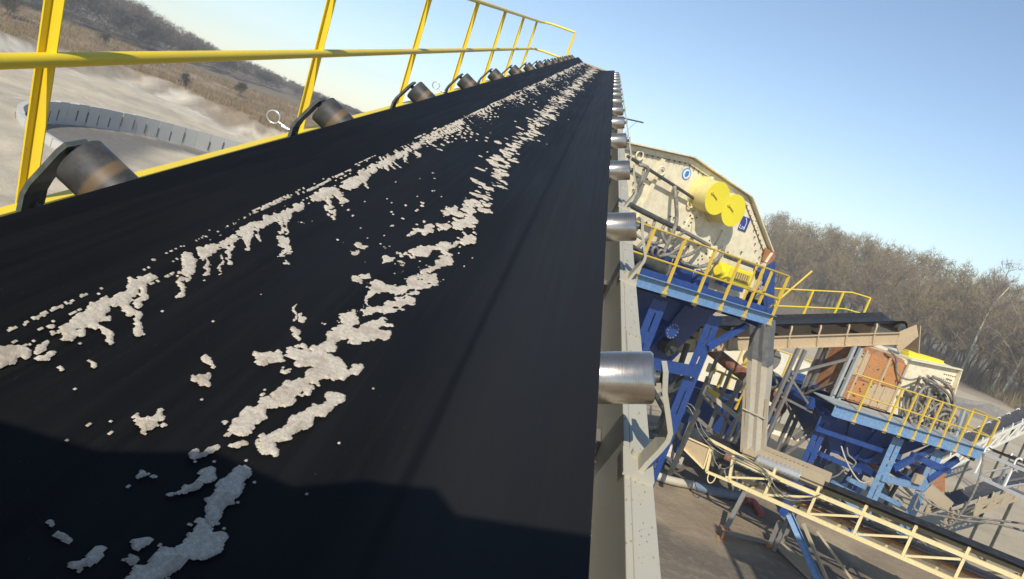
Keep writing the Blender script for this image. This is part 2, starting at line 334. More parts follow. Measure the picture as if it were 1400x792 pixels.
# sand banked against the outside of the round basin
aa = np.radians(np.arange(95, 262, .7)); rr_ = np.concatenate([np.linspace(20.06, 23, 14), np.linspace(23.4, 30, 14)])
AA, RRg = np.meshgrid(aa, rr_); bx = RC.x + RRg * np.cos(AA); by = RC.y + RRg * np.sin(AA)
bz = np.maximum(.93 * sstep(24.5, 20.5, RRg + 2.5 * (fbm(AA * 8, RRg * .3, 3) - .5)), 0) + (fbm(bx * .7, by * .7, 4) - .5) * .25 * sstep(20.0, 21, RRg) - .02
tzz = terrain(bx.ravel(), by.ravel()).reshape(bx.shape); bz = np.where(RRg > 29, tzz - .4, np.maximum(bz, tzz + .012 - .45 * sstep(25, 29, RRg)))
bid = np.arange(bx.size).reshape(bx.shape); bq = np.stack([bid[:-1, :-1], bid[:-1, 1:], bid[1:, 1:], bid[1:, :-1]], -1).reshape(-1, 4)
bme = rawmesh('sand_bank', np.stack([bx.ravel(), by.ravel(), bz.ravel()], 1), bq, MT['ground'], True)
ca = bme.color_attributes.new('soil', 'FLOAT_COLOR', 'POINT'); ca.data.foreach_set('color', np.tile([.55, .48, .36, 1], bx.size).astype(np.float32))
tag(link(bpy.data.objects.new('sand_bank', bme)), kind='structure')

# ------------------------------------------------------------------ round basin of concrete panels
ring = thing('basin_wall', 'round grey concrete basin wall of upright panels in the sandy pit', 'wall', (RC.x, RC.y, 0))
pw = 1.1 / RR
pm = MB(); pm.box((0, 0, .58), (.12, 0, 0), (0, .538, 0), (0, 0, .66)); pme = pm.mesh('wall_panel'); pme.materials.append(MT['concrete'])
rib = MB(); rib.box((0, 0, .5), (.03, 0, 0), (0, .028, 0), (0, 0, .30)); rme = rib.mesh('joint_strip'); rme.materials.append(MT['dark_steel'])
k = 0; a = math.radians(93)
while a < math.radians(264):
    j = random.uniform(-.02, .02); M = Matrix.Rotation(a, 4, 'Z') @ Matrix.Translation((RR + .12 + j, 0, random.uniform(-.03, .02)))
    inst('wall_panel', pme, ring, M)
    if random.random() < .85: inst('joint_strip', rme, ring, Matrix.Rotation(a + pw / 2, 4, 'Z') @ Matrix.Translation((RR - .005, 0, random.uniform(-.1, .18))))
    a += pw

# ------------------------------------------------------------------ main conveyor
b = ray(842, 64); u = b.cross(Vector((0, 0, 1))).normalized(); n_ = u.cross(b)
ZB = 1.1          # local z = n + ZB
MC = Matrix(((u.x, b.x, n_.x, 0), (u.y, b.y, n_.y, 0), (u.z, b.z, n_.z, 0), (0, 0, 0, 1)))
MC = Matrix.Translation(CAM - n_ * ZB) @ MC
conv = thing('belt_conveyor', 'long inclined conveyor with black troughed belt and rows of side rollers', 'conveyor', MC)
def L3(u_, t, n__): return Vector((u_, t, n__ + ZB))
T0, T1 = .12, 17.9
prof = [(-.672, -.454), (-.62, -.480), (-.578, -.501), (-.555, -.512), (-.532, -.5215), (-.505, -.530), (-.44, -.539), (-.32, -.547), (-.2, -.549), (-.12, -.548), (-.085, -.545), (-.055, -.537), (-.02, -.5245), (.04, -.5015), (.1, -.479), (.15, -.46)]
TH = .011
def beltmesh():
    ts = list(np.concatenate([np.arange(T0, T1, .15), [T1]])); V = []; Fq = []; m = len(prof)
    rows = []
    for t in ts: rows.append([(uu, t, nn + .0025 * math.sin(t * 5.2 + .6) * (1 if abs(uu + .3) < .25 else .3)) for uu, nn in prof])
    for k in range(1, 9):       # over the head pulley, flattening
        a_ = math.pi * k / 8; R = .16
        rows.append([(uu * .97 - .008, T1 + R * math.sin(a_), -.55 - R + R * math.cos(a_) + (nn + .55) * (1 - k / 8) * .6) for uu, nn in prof])
    rows.append([(uu * .97 - .008, T0, -.87) for uu, nn in prof])
    rows = np.array(rows); nr = len(rows); V = rows.reshape(-1, 3)
    d = np.gradient(rows, axis=0); e = np.gradient(rows, axis=1); nn = np.cross(e, d); nn /= np.linalg.norm(nn, axis=2, keepdims=True) + 1e-9
    V2 = (rows - nn * TH).reshape(-1, 3); off = len(V); fs = []
    for i in range(nr - 1):
        for k in range(m - 1):
            a_ = i * m + k; fs.append((a_, a_ + 1, a_ + m + 1, a_ + m)); fs.append((off + a_, off + a_ + m, off + a_ + m + 1, off + a_ + 1))
        for k in (0, m - 1):
            a_ = i * m + k; q = (a_, a_ + m, off + a_ + m, off + a_); fs.append(q if k == 0 else q[::-1])
    V = np.concatenate([V, V2]); V[:, 2] += ZB
    return rawmesh('belt', V, fs, MT['belt'], True)
belt = link(bpy.data.objects.new('belt', beltmesh()), conv)
e_ = belt.modifiers.new('es', 'EDGE_SPLIT'); e_.split_angle = math.radians(50)
# frayed pale edge threads
mb = MB()
for i in range(420):
    t = .3 + (i / 420) ** 1.7 * 8; s_ = random.random() < .6
    p = L3(.15 if s_ else -.672, t, (-.46 if s_ else -.454) - random.uniform(0, .009)); d = Vector(((1 if s_ else -1) * random.uniform(.0005, .003), random.uniform(-.006, .006), random.uniform(-.003, .003)))
    mb.add([p, p + d, p + Vector((0, .0012 * (1 + t * .2), 0))], [(0, 1, 2)])
tag(part('edge_threads', mb, MT['canvas'], belt, local=True), kind='stuff')
# stringers
mb = MB(); mb.box(L3(.27, 9.0, -.745), (.006, 0, 0), (0, 9.0, 0), (0, 0, .1)); mb.box(L3(.2965, 9.0, -.649), (.0205, 0, 0), (0, 9.0, 0), (0, 0, .004)); mb.box(L3(.2965, 9.0, -.841), (.0205, 0, 0), (0, 9.0, 0), (0, 0, .004))
part('stringer', mb, MT['cream_grey'], conv, local=True, bevel=.002)
mb = MB(); mb.box(L3(-.85, 9.0, -.745), (.006, 0, 0), (0, 9.0, 0), (0, 0, .1)); mb.box(L3(-.8765, 9.0, -.649), (.0205, 0, 0), (0, 9.0, 0), (0, 0, .004))
part('stringer', mb, MT['cream_grey'], conv, local=True)
for i in range(15):
    mb = MB(); mb.box(L3(-.29, .4 + 1.2 * i, -.80), (.552, 0, 0), (0, .03, 0), (0, 0, .03)); part('cross_beam', mb, MT['grey_steel'], conv, local=True)
mb = MB(); mb.box(L3(-1.26, 9.0, -1.19), (.37, 0, 0), (0, 9.0, 0), (0, 0, .015)); part('walkway_deck', mb, MT['grey_steel'], conv, local=True)
for i in range(8):
    mb = MB(); mb.box(L3(-.75, .9 + 2.2 * i, -1.24), (.92, 0, 0), (0, .03, 0), (0, 0, .03)); part('walkway_bearer', mb, MT['yellow_old'], conv, local=True)
mb = MB()
for i in range(15):
    t = .68 + 1.2 * i; mb.box(L3(.2965, t, -.6435), (.019, 0, 0), (0, .09, 0), (0, 0, .0018))
    for dt in (-.06, .06):
        for du_ in (-.009, .009): mb.tube([L3(.2965 + du_, t + dt, -.642), L3(.2965 + du_, t + dt, -.6355)], .005, 6)
tag(part('splice_plates', mb, MT['cream_grey'], conv, local=True), kind='stuff')
mb = MB(); rq = random.Random(4)
for i in range(520):
    t = .55 + rq.random() ** 1.8 * 9; uu = rq.gauss(.287, .016); r_ = rq.uniform(.0006, .0019) * (1 + (rq.random() < .06)); c = L3(uu, t, -.645 + r_ * .4)
    if .264 < uu < .316: mb.add([c + Vector((r_ * math.cos(q) * rq.uniform(.6, 1.3), r_ * 1.6 * math.sin(q), 0)) for q in (0, 1.3, 2.5, 3.8, 5)] + [c + Vector((0, 0, r_ * .7))], [(0, 1, 5), (1, 2, 5), (2, 3, 5), (3, 4, 5), (4, 0, 5)])
tag(part('spilled_grit', mb, MT['rust_grit'], conv, local=True), kind='stuff')
# rollers
def rollermesh(name, mat, r=.0445, Ln=.30, seg=48, z0=0.0):
    mb = MB(); pr = [(z0, r - .004), (z0 + .004, r), (Ln - .004, r), (Ln, r - .004)]; vs = []; fs = []
    for z, q in pr:
        vs += [(q * math.cos(2 * math.pi * k / seg), q * math.sin(2 * math.pi * k / seg), z) for k in range(seg)]
    for i in range(3):
        for k in range(seg): k2 = (k + 1) % seg; fs.append((i * seg + k, i * seg + k2, (i + 1) * seg + k2, (i + 1) * seg + k))
    mb.add(vs, fs, True)
    me = mb.mesh(name); me.materials.append(mat); return me
def capmesh(name, mat, r=.0445, Ln=.30, seg=32):
    mb = MB(); vs = [(q * math.cos(2 * math.pi * k / seg), q * math.sin(2 * math.pi * k / seg), z) for z, q in ((Ln, r - .004), (Ln - .006, r - .009), (Ln - .006, .016), (Ln + .004, .014)) for k in range(seg)]
    fs = [(i * seg + k, i * seg + (k + 1) % seg, (i + 1) * seg + (k + 1) % seg, (i + 1) * seg + k) for i in range(3) for k in range(seg)]; fs.append(tuple(range(3 * seg, 4 * seg)))
    mb.add(vs, fs, False); mb.tube([(0, 0, Ln), (0, 0, Ln + .022)], .009, 12); me = mb.mesh(name); me.materials.append(mat); return me
def axisM(p, d):
    d = Vector(d).normalized(); q = d.to_track_quat('Z', 'Y'); return Matrix.Translation(p) @ q.to_matrix().to_4x4()
rm_r = rollermesh('roller', MT['roller']); rm_l = rollermesh('roller', MT['dull_roller'], .047, .30, 48, .12); cp_r = capmesh('end_cap', MT['dark_steel']); cp_l = capmesh('end_cap', MT['dark_steel'], .047)
aR, aL = math.radians(22), math.radians(26)
oR = (.252, -.478); oL = (-.794, -.466)
brR = MB(); brR.strip([(.262, 0, -.452 + ZB), (.274, 0, -.486 + ZB), (.300, 0, -.532 + ZB), (.311, 0, -.552 + ZB), (.3125, 0, -.568 + ZB), (.307, 0, -.59 + ZB), (.296, 0, -.622 + ZB), (.291, 0, -.6435 + ZB)], (0, .025, 0), .009)
brR.box((.288, 0, -.6415 + ZB), (.028, 0, 0), (0, .045, 0), (0, 0, .0035)); brR.tube([(.283, .028, -.638 + ZB), (.283, .028, -.628 + ZB)], .009, 6)
mR = brR.mesh('idler_bracket'); mR.materials.append(MT['cream_grey'])
brL = MB(); brL.strip([(-.800, 0, -.440 + ZB), (-.812, 0, -.456 + ZB), (-.834, 0, -.494 + ZB), (-.854, 0, -.528 + ZB), (-.862, 0, -.55 + ZB), (-.864, 0, -.58 + ZB), (-.864, 0, -.6435 + ZB)], (0, .030, 0), .009)
brL.box((-.872, 0, -.6415 + ZB), (.03, 0, 0), (0, .045, 0), (0, 0, .0035)); brL.prism([(-.874, .0, -.56 + ZB), (-.80, .0, -.60 + ZB), (-.80, .0, -.645 + ZB), (-.872, .0, -.64 + ZB)], (0, .006, 0))
mL = brL.mesh('idler_bracket'); mL.materials.append(MT['green_grey'])
NI = 14
for i in range(NI):
    t = 1.275 + 1.2 * i
    for side, mesh_b, rmesh, cmesh, o_, ang, sg in (('r', mR, rm_r, cp_r, oR, aR, 1), ('l', mL, rm_l, cp_l, oL, aL, -1)):
        br = inst('idler_bracket', mesh_b, conv, Matrix.Translation((0, t, 0)))
        d = Vector((sg * math.cos(ang), 0, math.sin(ang))); inner = L3(o_[0], 0, o_[1]) - d * .30
        M = axisM(inner, d) @ Matrix.Rotation(random.uniform(0, 6), 4, 'Z')
        inst('roller', rmesh, br, M); inst('end_cap', cmesh, br, M)
# hooks of wire at the left brackets
for (t, dx) in ((2.60, -.02), (5.05, .0)):
    c = L3(-.965 + dx, t, -.575); mb = MB()
    mb.tube([c + Vector((.023 * math.cos(q), .004 * q * .3, .021 * math.sin(q))) for q in np.linspace(-.5, 5.6, 26)], .0032, 6)
    mb.tube([c + Vector((.020, .0, -.010)), c + Vector((.08, 0, -.026)), c + Vector((.135, 0, -.05))], .004, 6)
    mb.tube([c + Vector((.035, .0, -.019)), c + Vector((.06, 0, -.022))], .0065, 6)
    part('wire_pin', mb, MT['wire'], conv, local=True)
# pull-cord arm on the right side
mb = MB(); mb.beam(L3(.26, 7.3, -.545), L3(.46, 7.3, -.52), .012, .012); mb.tube([L3(.40, 7.3, -.53), L3(.36, 7.25, -.60), L3(.33, 7.2, -.66)], .0015, 5); part('pull_cord_arm', mb, MT['dark_steel'], conv, local=True)
# head end
mb = MB(); mb.tube([L3(-.72, T1, -.72), L3(.16, T1, -.72)], .155, 32); part('head_pulley', mb, MT['dark_steel'], conv, local=True)
mb = MB(); mb.box(L3(-.3, T1 + .3, -.545), (.40, 0, 0), (0, .025, 0), (0, 0, .018))
for s_ in (-.7, .1): mb.box(L3(s_, T1 + .3, -.70), (.02, 0, 0), (0, .02, 0), (0, 0, .137))
part('head_guard_bar', mb, MT['tan'], conv, local=True)
# support trestles
for t in (4.0, 10.5, 16.5):
    mb = MB()
    for uu in (-.85, .30):
        top = MC @ L3(uu, t, -.86); top.z -= .0; foot = Vector((top.x, top.y, tz(top.x, top.y) - .1)); foot.x += (.5 if uu > 0 else -.5); mb.beam(top, foot, .12, .12, (0, 1, 0))
    p0 = MC @ L3(-.85, t, -.86); q0 = MC @ L3(.30, t, -.86)
    for f0, f1 in ((.15, .5), (.5, .15), (.5, .9), (.9, .5)): mb.beam(p0 + (Vector((p0.x - .5, p0.y, 0)) - p0) * f0 + Vector((0, .07, 0)), q0 + (Vector((q0.x + .5, q0.y, 0)) - q0) * f1 + Vector((0, .07, 0)), .05, .06)
    part('trestle', mb, MT['blue'], conv)
# added hood over the tail, unseen behind the viewpoint, casting the belt shadow
blocker = thing('shadow_blocker', 'added unseen shadow hood over the tail end of the long black belt', 'blocker', MC @ L3(-.3, -.7, -1.1))
mb = MB()
mb.prism([MC @ L3(x, -.55, -.55 + h) for x, h in ((-1.0, -.3), (.34, -.3), (.34, 1.22), (.13, 1.17), (.10, 1.06), (.05, 1.06), (.03, 1.12), (-.12, 1.10), (-.16, 1.15), (-.24, 1.13), (-.30, 1.06), (-.40, 1.07), (-.48, .99), (-.60, .97), (-.70, .88), (-1.0, .75))], b * .4)  # top outline shaped to throw the viewer's shadow edge on the belt
part('blocker_shell', mb, MT['grey_steel'], blocker)

# yellow hand rail along the walkway
rail = thing('handrail', 'bright yellow tube handrail along the left side of the long belt', 'handrail', MC)
UR = -1.64
pts_t = [2.40 + 2.4 * k for k in range(-1, 7)]
for t in pts_t:
    mb = MB(); mb.box(L3(UR - .025, t, -.60), (.003, 0, 0), (0, .019, 0), (0, 0, .56)); mb.box(L3(UR - .003, t + .016, -.60), (.0185, 0, 0), (0, .003, 0), (0, 0, .56))
    part('post', mb, MT['yellow'], rail, local=True, bevel=.001)
mb = MB(); mb.tube([L3(UR + .012, t, -.602) for t in np.linspace(-.6, 17.6, 40)] + [L3(UR + .03, 17.78, -.6), L3(UR + .09, 17.85, -.6)] + [L3(uu, 17.86, -.59) for uu in np.linspace(-1.45, -.93, 6)], .0235, 16); part('mid_rail', mb, MT['yellow'], rail, local=True)
mb = MB(); mb.tube([L3(UR - .005, t, -.045) for t in np.linspace(-.6, 17.6, 40)] + [L3(UR + .02, 17.78, -.035), L3(UR + .08, 17.85, -.025)] + [L3(uu, 17.86, -.01) for uu in np.linspace(-1.45, -.91, 6)], .0235, 16); part('top_rail', mb, MT['yellow'], rail, local=True)
mb = MB(); mb.box(L3(-.915, 17.86, -.60), (.025, 0, 0), (0, .025, 0), (0, 0, .565)); part('post', mb, MT['yellow'], rail, local=True)
mb = MB(); mb.box(L3(UR + .03, 8.5, -1.14), (.025, 0, 0), (0, 9.1, 0), (0, 0, .07)); part('toe_board', mb, MT['yellow'], rail, local=True, bevel=.004)

# ------------------------------------------------------------------ caked sand on the belt
CAPS = [  # capsules in photo pixels on the belt surface: x1,y1,x2,y2,r,(id)
 (324,586,370,552,11,1),(365,556,414,528,13,1),(330,580,318,600,5,1),(358,610,395,590,9,2),(390,592,425,568,11,2),(425,568,459,545,10,2),(372,618,362,606,9,2),
 (409,485,440,500,13,3),(440,498,470,512,12,3),(430,515,455,500,12,3),(470,512,488,506,8,3),(425,488,452,468,8,3),
 (448,464,475,452,8,3),(478,452,522,456,10,3),(490,462,515,446,12,3),(470,438,482,434,9,3),(458,458,475,440,7,3),
 (512,395,548,398,8,3),(505,402,516,392,9,3),(502,427,530,422,7,3),(530,420,560,408,11,3),(503,425,506,405,4,3),(548,400,566,388,6,3),(565,390,592,384,10,3),(575,380,585,372,6,3),(602,361,612,354,7,3),(590,370,600,362,3,3),
 (565,347,585,345,9,3),(585,340,608,337,7,3),(605,350,622,332,2.5,3),(618,336,645,325,5.5,3),
 (626,308,644,304,9,4),(634,318,646,330,2,3),(604,311,612,308,6,3),(612,290,622,287,8,3),(563,319,570,316,5,3),(578,316,588,313,6,3),
 (487,384,502,382,6,5),(526,358,536,355,5,3),(547,358,549,360,3,3),(483,347,484,347,5,6),(490,339,499,337,4,3),(355,492,380,488,8,7),(389,511,391,511,5,3),(322,615,330,611,4,3),
 (196,582,216,574,11,8),(200,590,206,584,8,8),(270,621,294,611,5,9),(190,655,204,650,6,10),(188,660,192,655,3,10),(252,666,288,650,8,11),(232,672,252,668,4,11),
 (332,655,318,676,15,12),(318,676,300,688,12,12),(304,690,296,712,9,12),(285,735,262,748,18,13),(262,748,225,770,17,13),(225,770,190,796,20,13),(196,738,188,744,9,14),(180,760,172,770,4,14),
 (85,736,88,742,7,15),(70,721,76,722,4,15),(132,758,118,764,10,16),(118,764,95,776,9,16),
 (-5,490,20,484,13,17),(20,480,34,492,7,17),(48,474,56,470,6,17),(60,488,68,485,5,17),(64,449,70,447,4,17),
 (88,458,104,448,7,17),(104,448,122,436,10,17),(126,440,142,418,13,17),(142,418,158,410,9,17),(137,440,146,456,7,17),(146,456,152,468,5,17),
 (166,416,182,392,11,17),(182,392,204,380,7,17),(172,424,186,434,5,17),(186,434,192,452,4,17),(196,398,190,416,7,17),
 (129,500,131,502,4.5,17),(121,494,124,497,1.8,17),(86,505,87,507,2.5,17),(155,593,156,594,2.5,17),
 (256,355,258,370,8,18),(252,374,250,390,4,18),(248,396,247,404,2.2,18),
 (287,490,288,502,4,19),(280,512,274,524,5.5,19),(284,350,282,378,4,20),(300,352,302,376,2.5,20),
 (276,348,306,334,7,20),(306,334,340,316,8,20),(315,340,309,358,5,20),(335,325,338,340,5,20),(340,316,372,300,6,20),(372,300,412,282,5,20),(384,300,386,345,5,20),(393,296,392,350,3.5,20),(386,345,390,360,3,20),(352,312,356,330,4,20),
 (404,420,406,440,2,21),(411,432,412,438,3.5,21),(406,452,409,462,3.5,21),(430,270,452,262,6,20),(448,268,450,290,3.5,20),(458,262,468,276,5,20),(470,255,486,248,6,20),(488,246,500,238,5,20),(496,240,501,254,4,20),(452,288,456,298,2,20),
 (500,236,520,226,4,20),(520,226,545,212,5,20),(545,212,575,198,5,20),(525,224,528,232,2.5,20),(552,210,556,222,3,20),(566,204,572,214,3,20)]
LAB = {2: 'lumpy pale sand clump right of the main sand trail, nearest the belt middle', 4: 'brownish flat sand clump on top of the trail where it narrows uphill', 5: 'small pale oval sand clump left of the trail, above the wide lumps', 6: 'small round white pebble lying alone on the black belt', 7: 'flat oval sand clump alone on the black belt left of the trail',
 8: 'pale oval sand clump alone just above the shadow edge', 9: 'small elongated sand clump just at the shadow edge', 10: 'small grey sand flake in the shade under the lone oval clump', 11: 'smeared grey sand clump in the shade beside a thin streak', 12: 'two-lobed grey sand clump standing in the shaded part of the belt', 13: 'largest grey sand slab in the shade at the bottom of the belt', 14: 'roundish grey sand clump in the shade left of the largest slab', 15: 'small grey sand clump in the shade at the lower left', 16: 'flat long grey sand patch in the shade at the lower left corner', 18: 'sand drip with a rounded head hanging below the belt crease', 19: 'forked small sand drip alone in the middle of the dark belt', 21: 'thin broken sand drip pointing at the wide sand lumps'}
cp = np.array([c[:4] + (c[4] * (.74 if c[1] < 352 and c[0] > 540 else .92),) for c in CAPS], float); cid = np.array([c[5] for c in CAPS])
bv, uv_, nv = np.array(b), np.array(u), np.array(n_); cxv, cyv, fv = np.array(CX), np.array(CY), np.array(FWD)
pu = np.array([p[0] for p in prof]); pn = np.array([p[1] for p in prof])
rs_ = random.Random(77); SPL = []; t_ = 2.13
while t_ < 17.8:
    g_ = min(1.0 + (t_ - 2) * .05, 1.6); c_ = float(np.interp(t_, [2.1, 3.6, 10.8, 18], [-.235, -.275, -.27, -.27])); w_ = float(np.interp(t_, [2.1, 3.6, 9, 18], [.045, .055, .064, .072]))
    r_ = rs_.uniform(.006, .017) * g_; SPL.append((0, t_, rs_.gauss(c_, w_ * .55), r_ * rs_.uniform(.9, 1.7), r_ * rs_.uniform(.9, 1.5), 0))
    if rs_.random() < .10: SPL.append((0, t_, c_ + rs_.uniform(-.16, -.03), r_ * .45, r_ * .45, 0))
    t_ += rs_.uniform(.008, .034) * g_
t_ = 2.32
while t_ < 17.8:
    g_ = min(1 + (t_ - 2) * .06, 1.7); ln_ = (.014 + .075 * rs_.random() ** 1.8) * g_
    SPL.append((1, t_, -.541 + rs_.uniform(0, .006), rs_.uniform(.003, .0075) * g_, ln_, rs_.uniform(.2, .9)))
    if rs_.random() < .16: SPL.append((1, t_ + .01, -.541, rs_.uniform(.0022, .004) * g_, rs_.uniform(.07, .15) * g_, rs_.uniform(.1, .6)))
    if rs_.random() < .3: SPL.append((0, t_, -.534 + rs_.uniform(-.004, .008), rs_.uniform(.008, .018) * g_, rs_.uniform(.003, .006) * g_, 0))
    t_ += rs_.uniform(.010, .040) * g_ * (2.6 if rs_.random() < .12 else 1)
def sandfield(ta, tb, kt, du, near):
    nt_ = int(math.log(tb / ta) / kt); ts = ta * np.exp(np.arange(nt_ + 1) * kt); us = np.arange(-.60, -.03, du); Tg, Ug = np.meshgrid(ts, us, indexing='ij'); Ng = np.interp(Ug, pu, pn)
    W = Tg[..., None] * bv + Ug[..., None] * uv_ + Ng[..., None] * nv
    z = W @ fv; xp = PX + FPX * (W @ cxv) / z; yp = PY + FPX * (W @ cyv) / z; mpp = z / FPX
    nz = fbm(Ug / .014, Tg / .02, 4) - .5; nz2 = fbm(Ug / .004, Tg / .0055, 3) - .5; nz3 = fbm(Ug / .0065 + 40, Tg / .010, 3) - .5
    wp = np.where(yp > 0, 1, 1); xp = xp + (fbm(Ug / .016 + 11, Tg / .022, 3) - .5) * .026 / mpp + (nz2) * .0025 / mpp; yp = yp + (fbm(Ug / .016 + 61, Tg / .022 + 20, 3) - .5) * .018 / mpp
    sd = np.full(Tg.shape, -1.0); who = np.zeros(Tg.shape, int)
    if near:
        for (x1, y1, x2, y2, r), c in zip(cp, cid):
            dx, dy = x2 - x1, y2 - y1; q = np.clip(((xp - x1) * dx + (yp - y1) * dy) / max(dx * dx + dy * dy, .01), 0, 1)
            d = (r - np.hypot(xp - x1 - q * dx, yp - y1 - q * dy)) * mpp
            amp = np.minimum(.55 * r * mpp, .011); d = d + amp * 2.6 * nz + np.minimum(.010, .45 * r * mpp) * nz3 + .0038 * nz2 - .0006
            up_ = d > sd; sd = np.where(up_, d, sd); who = np.where(up_ & (d > 0), c, who)
    halo = np.where((sd > -.030) & (sd <= 0), (fbm(Ug / .0028 + 3, Tg / .0050, 2) - .90 - .25 * np.clip(-sd / .03, 0, 1) * .5) * .015, -1)
    # procedural trail / crease crust for the rest
    ctr = np.interp(Tg, [.5, .9, 1.4, 2.1, 3.6, 10.8, 18], [-.205, -.235, -.232, -.232, -.275, -.27, -.27]); wid = np.interp(Tg, [.5, 2.1, 3.6, 9, 18], [.012, .03, .048, .062, .075])
    trail = np.full(Tg.shape, -1.0); drip = np.full(Tg.shape, -1.0); lt = np.log(ts / ta) / kt
    for (kind, t_, u_, rt_, ru_, sk_) in SPL:
        a_, b2 = (t_ - rt_ * 2.2 - .06), (t_ + rt_ * 2.2 + .06)
        if b2 < ta or a_ > tb: continue
        i0, i1 = int(max(math.log(max(a_, ta) / ta) / kt, 0)), int(min(math.log(min(b2, tb) / ta) / kt + 2, nt_ + 1)); j0 = int(max((u_ - ru_ * 2 + .60) / du, 0)); j1 = int(min((u_ + ru_ * 2 + .60) / du + 2, len(us)))
        if i1 <= i0 or j1 <= j0: continue
        TT, UU = Tg[i0:i1, j0:j1], Ug[i0:i1, j0:j1]
        if kind == 0:
            q = np.sqrt(((TT - t_) / rt_) ** 2 + ((UU - u_) / ru_) ** 2); d_ = (1 - q) * min(rt_, ru_)
            trail[i0:i1, j0:j1] = np.maximum(trail[i0:i1, j0:j1], d_ + min(rt_, ru_) * (1.2 * nz[i0:i1, j0:j1] + .5 * nz3[i0:i1, j0:j1]) + .0025 * nz2[i0:i1, j0:j1])
        else:
            f_ = np.clip((UU - u_) / ru_, 0, 1); tc2 = t_ - sk_ * (UU - u_); wv = rt_ * (1 - f_) ** .7 + rt_ * .35 * np.exp(-((f_ - .93) / .07) ** 2); d_ = wv - np.abs(TT - tc2); d_ = np.where((UU < u_ - .004) | (UU > u_ + ru_), -1, d_ * .6)
            drip[i0:i1, j0:j1] = np.maximum(drip[i0:i1, j0:j1], d_ + .35 * rt_ * nz3[i0:i1, j0:j1] + .0014 * nz2[i0:i1, j0:j1])
    sp = (fbm(Ug / .016 + 50, Tg / .03, 3) - .84 + .06 * np.exp(-((Ug - ctr + .05) / .06) ** 2)) * .05; sp = np.where((Tg > 1.5) & (Tg < 2.3) & (Ug > -.5) & (Ug < ctr + .06), sp, -1)
    streak = (vnoise(Ug / .006, Tg / .25) - .72) * .01 * np.exp(-((Ug - ctr + .0) / .02) ** 2) + nz2 * .004 - .001; streak = np.where((Tg < 1.6) & (np.abs(Ug - np.interp(Tg, [.5, .75, .9, 1.2], [-.22, -.245, -.265, -.25])) < .012), streak, -1)
    cr = (vnoise(Ug / .0035, Tg / .22 + 4) - .66) * .006 + nz2 * .006 - .0012; cr = np.where(np.abs(Ug + .532) < .020, cr, -1)
    fl = (fbm(Ug / .004 + 3, Tg / .009, 2) - .93) * .02; fl = np.where((Ug > -.56) & (Ug < -.12) & (Tg > .62), fl, -1)
    o = np.maximum.reduce([halo, trail, sp, drip, streak, cr, fl]); who = np.where((o > sd) & (o > 0), 99, who); sd = np.maximum(sd, o)
    hgt = np.where(sd > 0, np.minimum(.0007 + .22 * sd, .0013 + .0008 * nz) + .0007 * np.clip(sd / .003, 0, 1) * (.5 * nz2 + 1.4 * nz3 + .8 * nz), -.0012)
    hgt = np.clip(hgt, -.0025, .02)
    V = np.stack([Ug, Tg, Ng + ZB + hgt + .0015], -1); return V, sd > 0, who
def emit(V, mask, name, M=None):
    c = mask[:-1, :-1] | mask[1:, :-1] | mask[:-1, 1:] | mask[1:, 1:]
    if not c.any(): return None
    nr, nc = mask.shape; ids = np.arange(nr * nc).reshape(nr, nc); q = np.stack([ids[:-1, :-1][c], ids[:-1, 1:][c], ids[1:, 1:][c], ids[1:, :-1][c]], -1)
    used, inv = np.unique(q, return_inverse=True); P = V.reshape(-1, 3)[used]; cen = P.mean(0); return rawmesh(name, P - cen, inv.reshape(q.shape), MT['caked'], True), Vector(cen)
V, mk, who = sandfield(.52, 2.6, .0027, .0016, True)
for c, lab in LAB.items():
    r = emit(V, mk & (who == c), 'sand_clump')
    if r: o = link(bpy.data.objects.new('pebble' if c == 6 else 'sand_clump', r[0]), None, MC @ Matrix.Translation(r[1])); tag(o, lab, 'pebble' if c == 6 else 'sand clump', 'lumps of caked sand on the belt')
rest = mk & ~np.isin(who, list(LAB))
r = emit(V, rest, 'caked_sand'); tag(link(bpy.data.objects.new('caked_sand', r[0]), None, MC @ Matrix.Translation(r[1])), 'trail of pale caked sand and crust along the near belt', 'sand', kind='stuff')
V, mk, who = sandfield(2.6, 17.85, .0042, .0030, True)
r = emit(V, mk, 'caked_sand'); tag(link(bpy.data.objects.new('caked_sand', r[0]), None, MC @ Matrix.Translation(r[1])), 'trail of pale caked sand running on to the head of the belt', 'sand', kind='stuff')

# ================================================================== the plant on the right
A = Fr((3.40, 15.61, 4.83), 54); B = Fr((11.22, 20.99, 3.02), 70); T = Fr((8.95, 16.76, 1.9), 123)
UPV = Vector((0, 0, 1))
def steel_post(fr, s, g, z0, z1, w_=.045):
    mb = MB(); mb.beam(fr.P(s, g, z0), fr.P(s, g, z1), w_, w_, fr.g); mb.box(fr.P(s, g, z0 + .02), fr.e * .06, fr.g * .02, UPV * .05); return mb
def rail_thing(name, label, fr, posts, runs, mat, loc, r=.02):
    """posts (s,g,z0,z1); runs lists of (s,g,z)"""
    t = thing(name, label, 'handrail', loc)
    for (s, g, z0, z1) in posts: part('post', steel_post(fr, s, g, z0, z1), mat, t)
    for k, run in enumerate(runs):
        mb = MB(); mb.tube([fr.P(*q) for q in run], r, 8); part('top_rail' if k % 2 == 0 else 'mid_rail', mb, mat, t)
    return t
def bolts(parent, fr, pts, g, mat, r=.018):
    mb = MB()
    for s, z in pts: mb.tube([fr.P(s, g, z), fr.P(s, g - .02, z)], r, 6)
    return tag(part('bolt_heads', mb, mat, parent), kind='stuff')
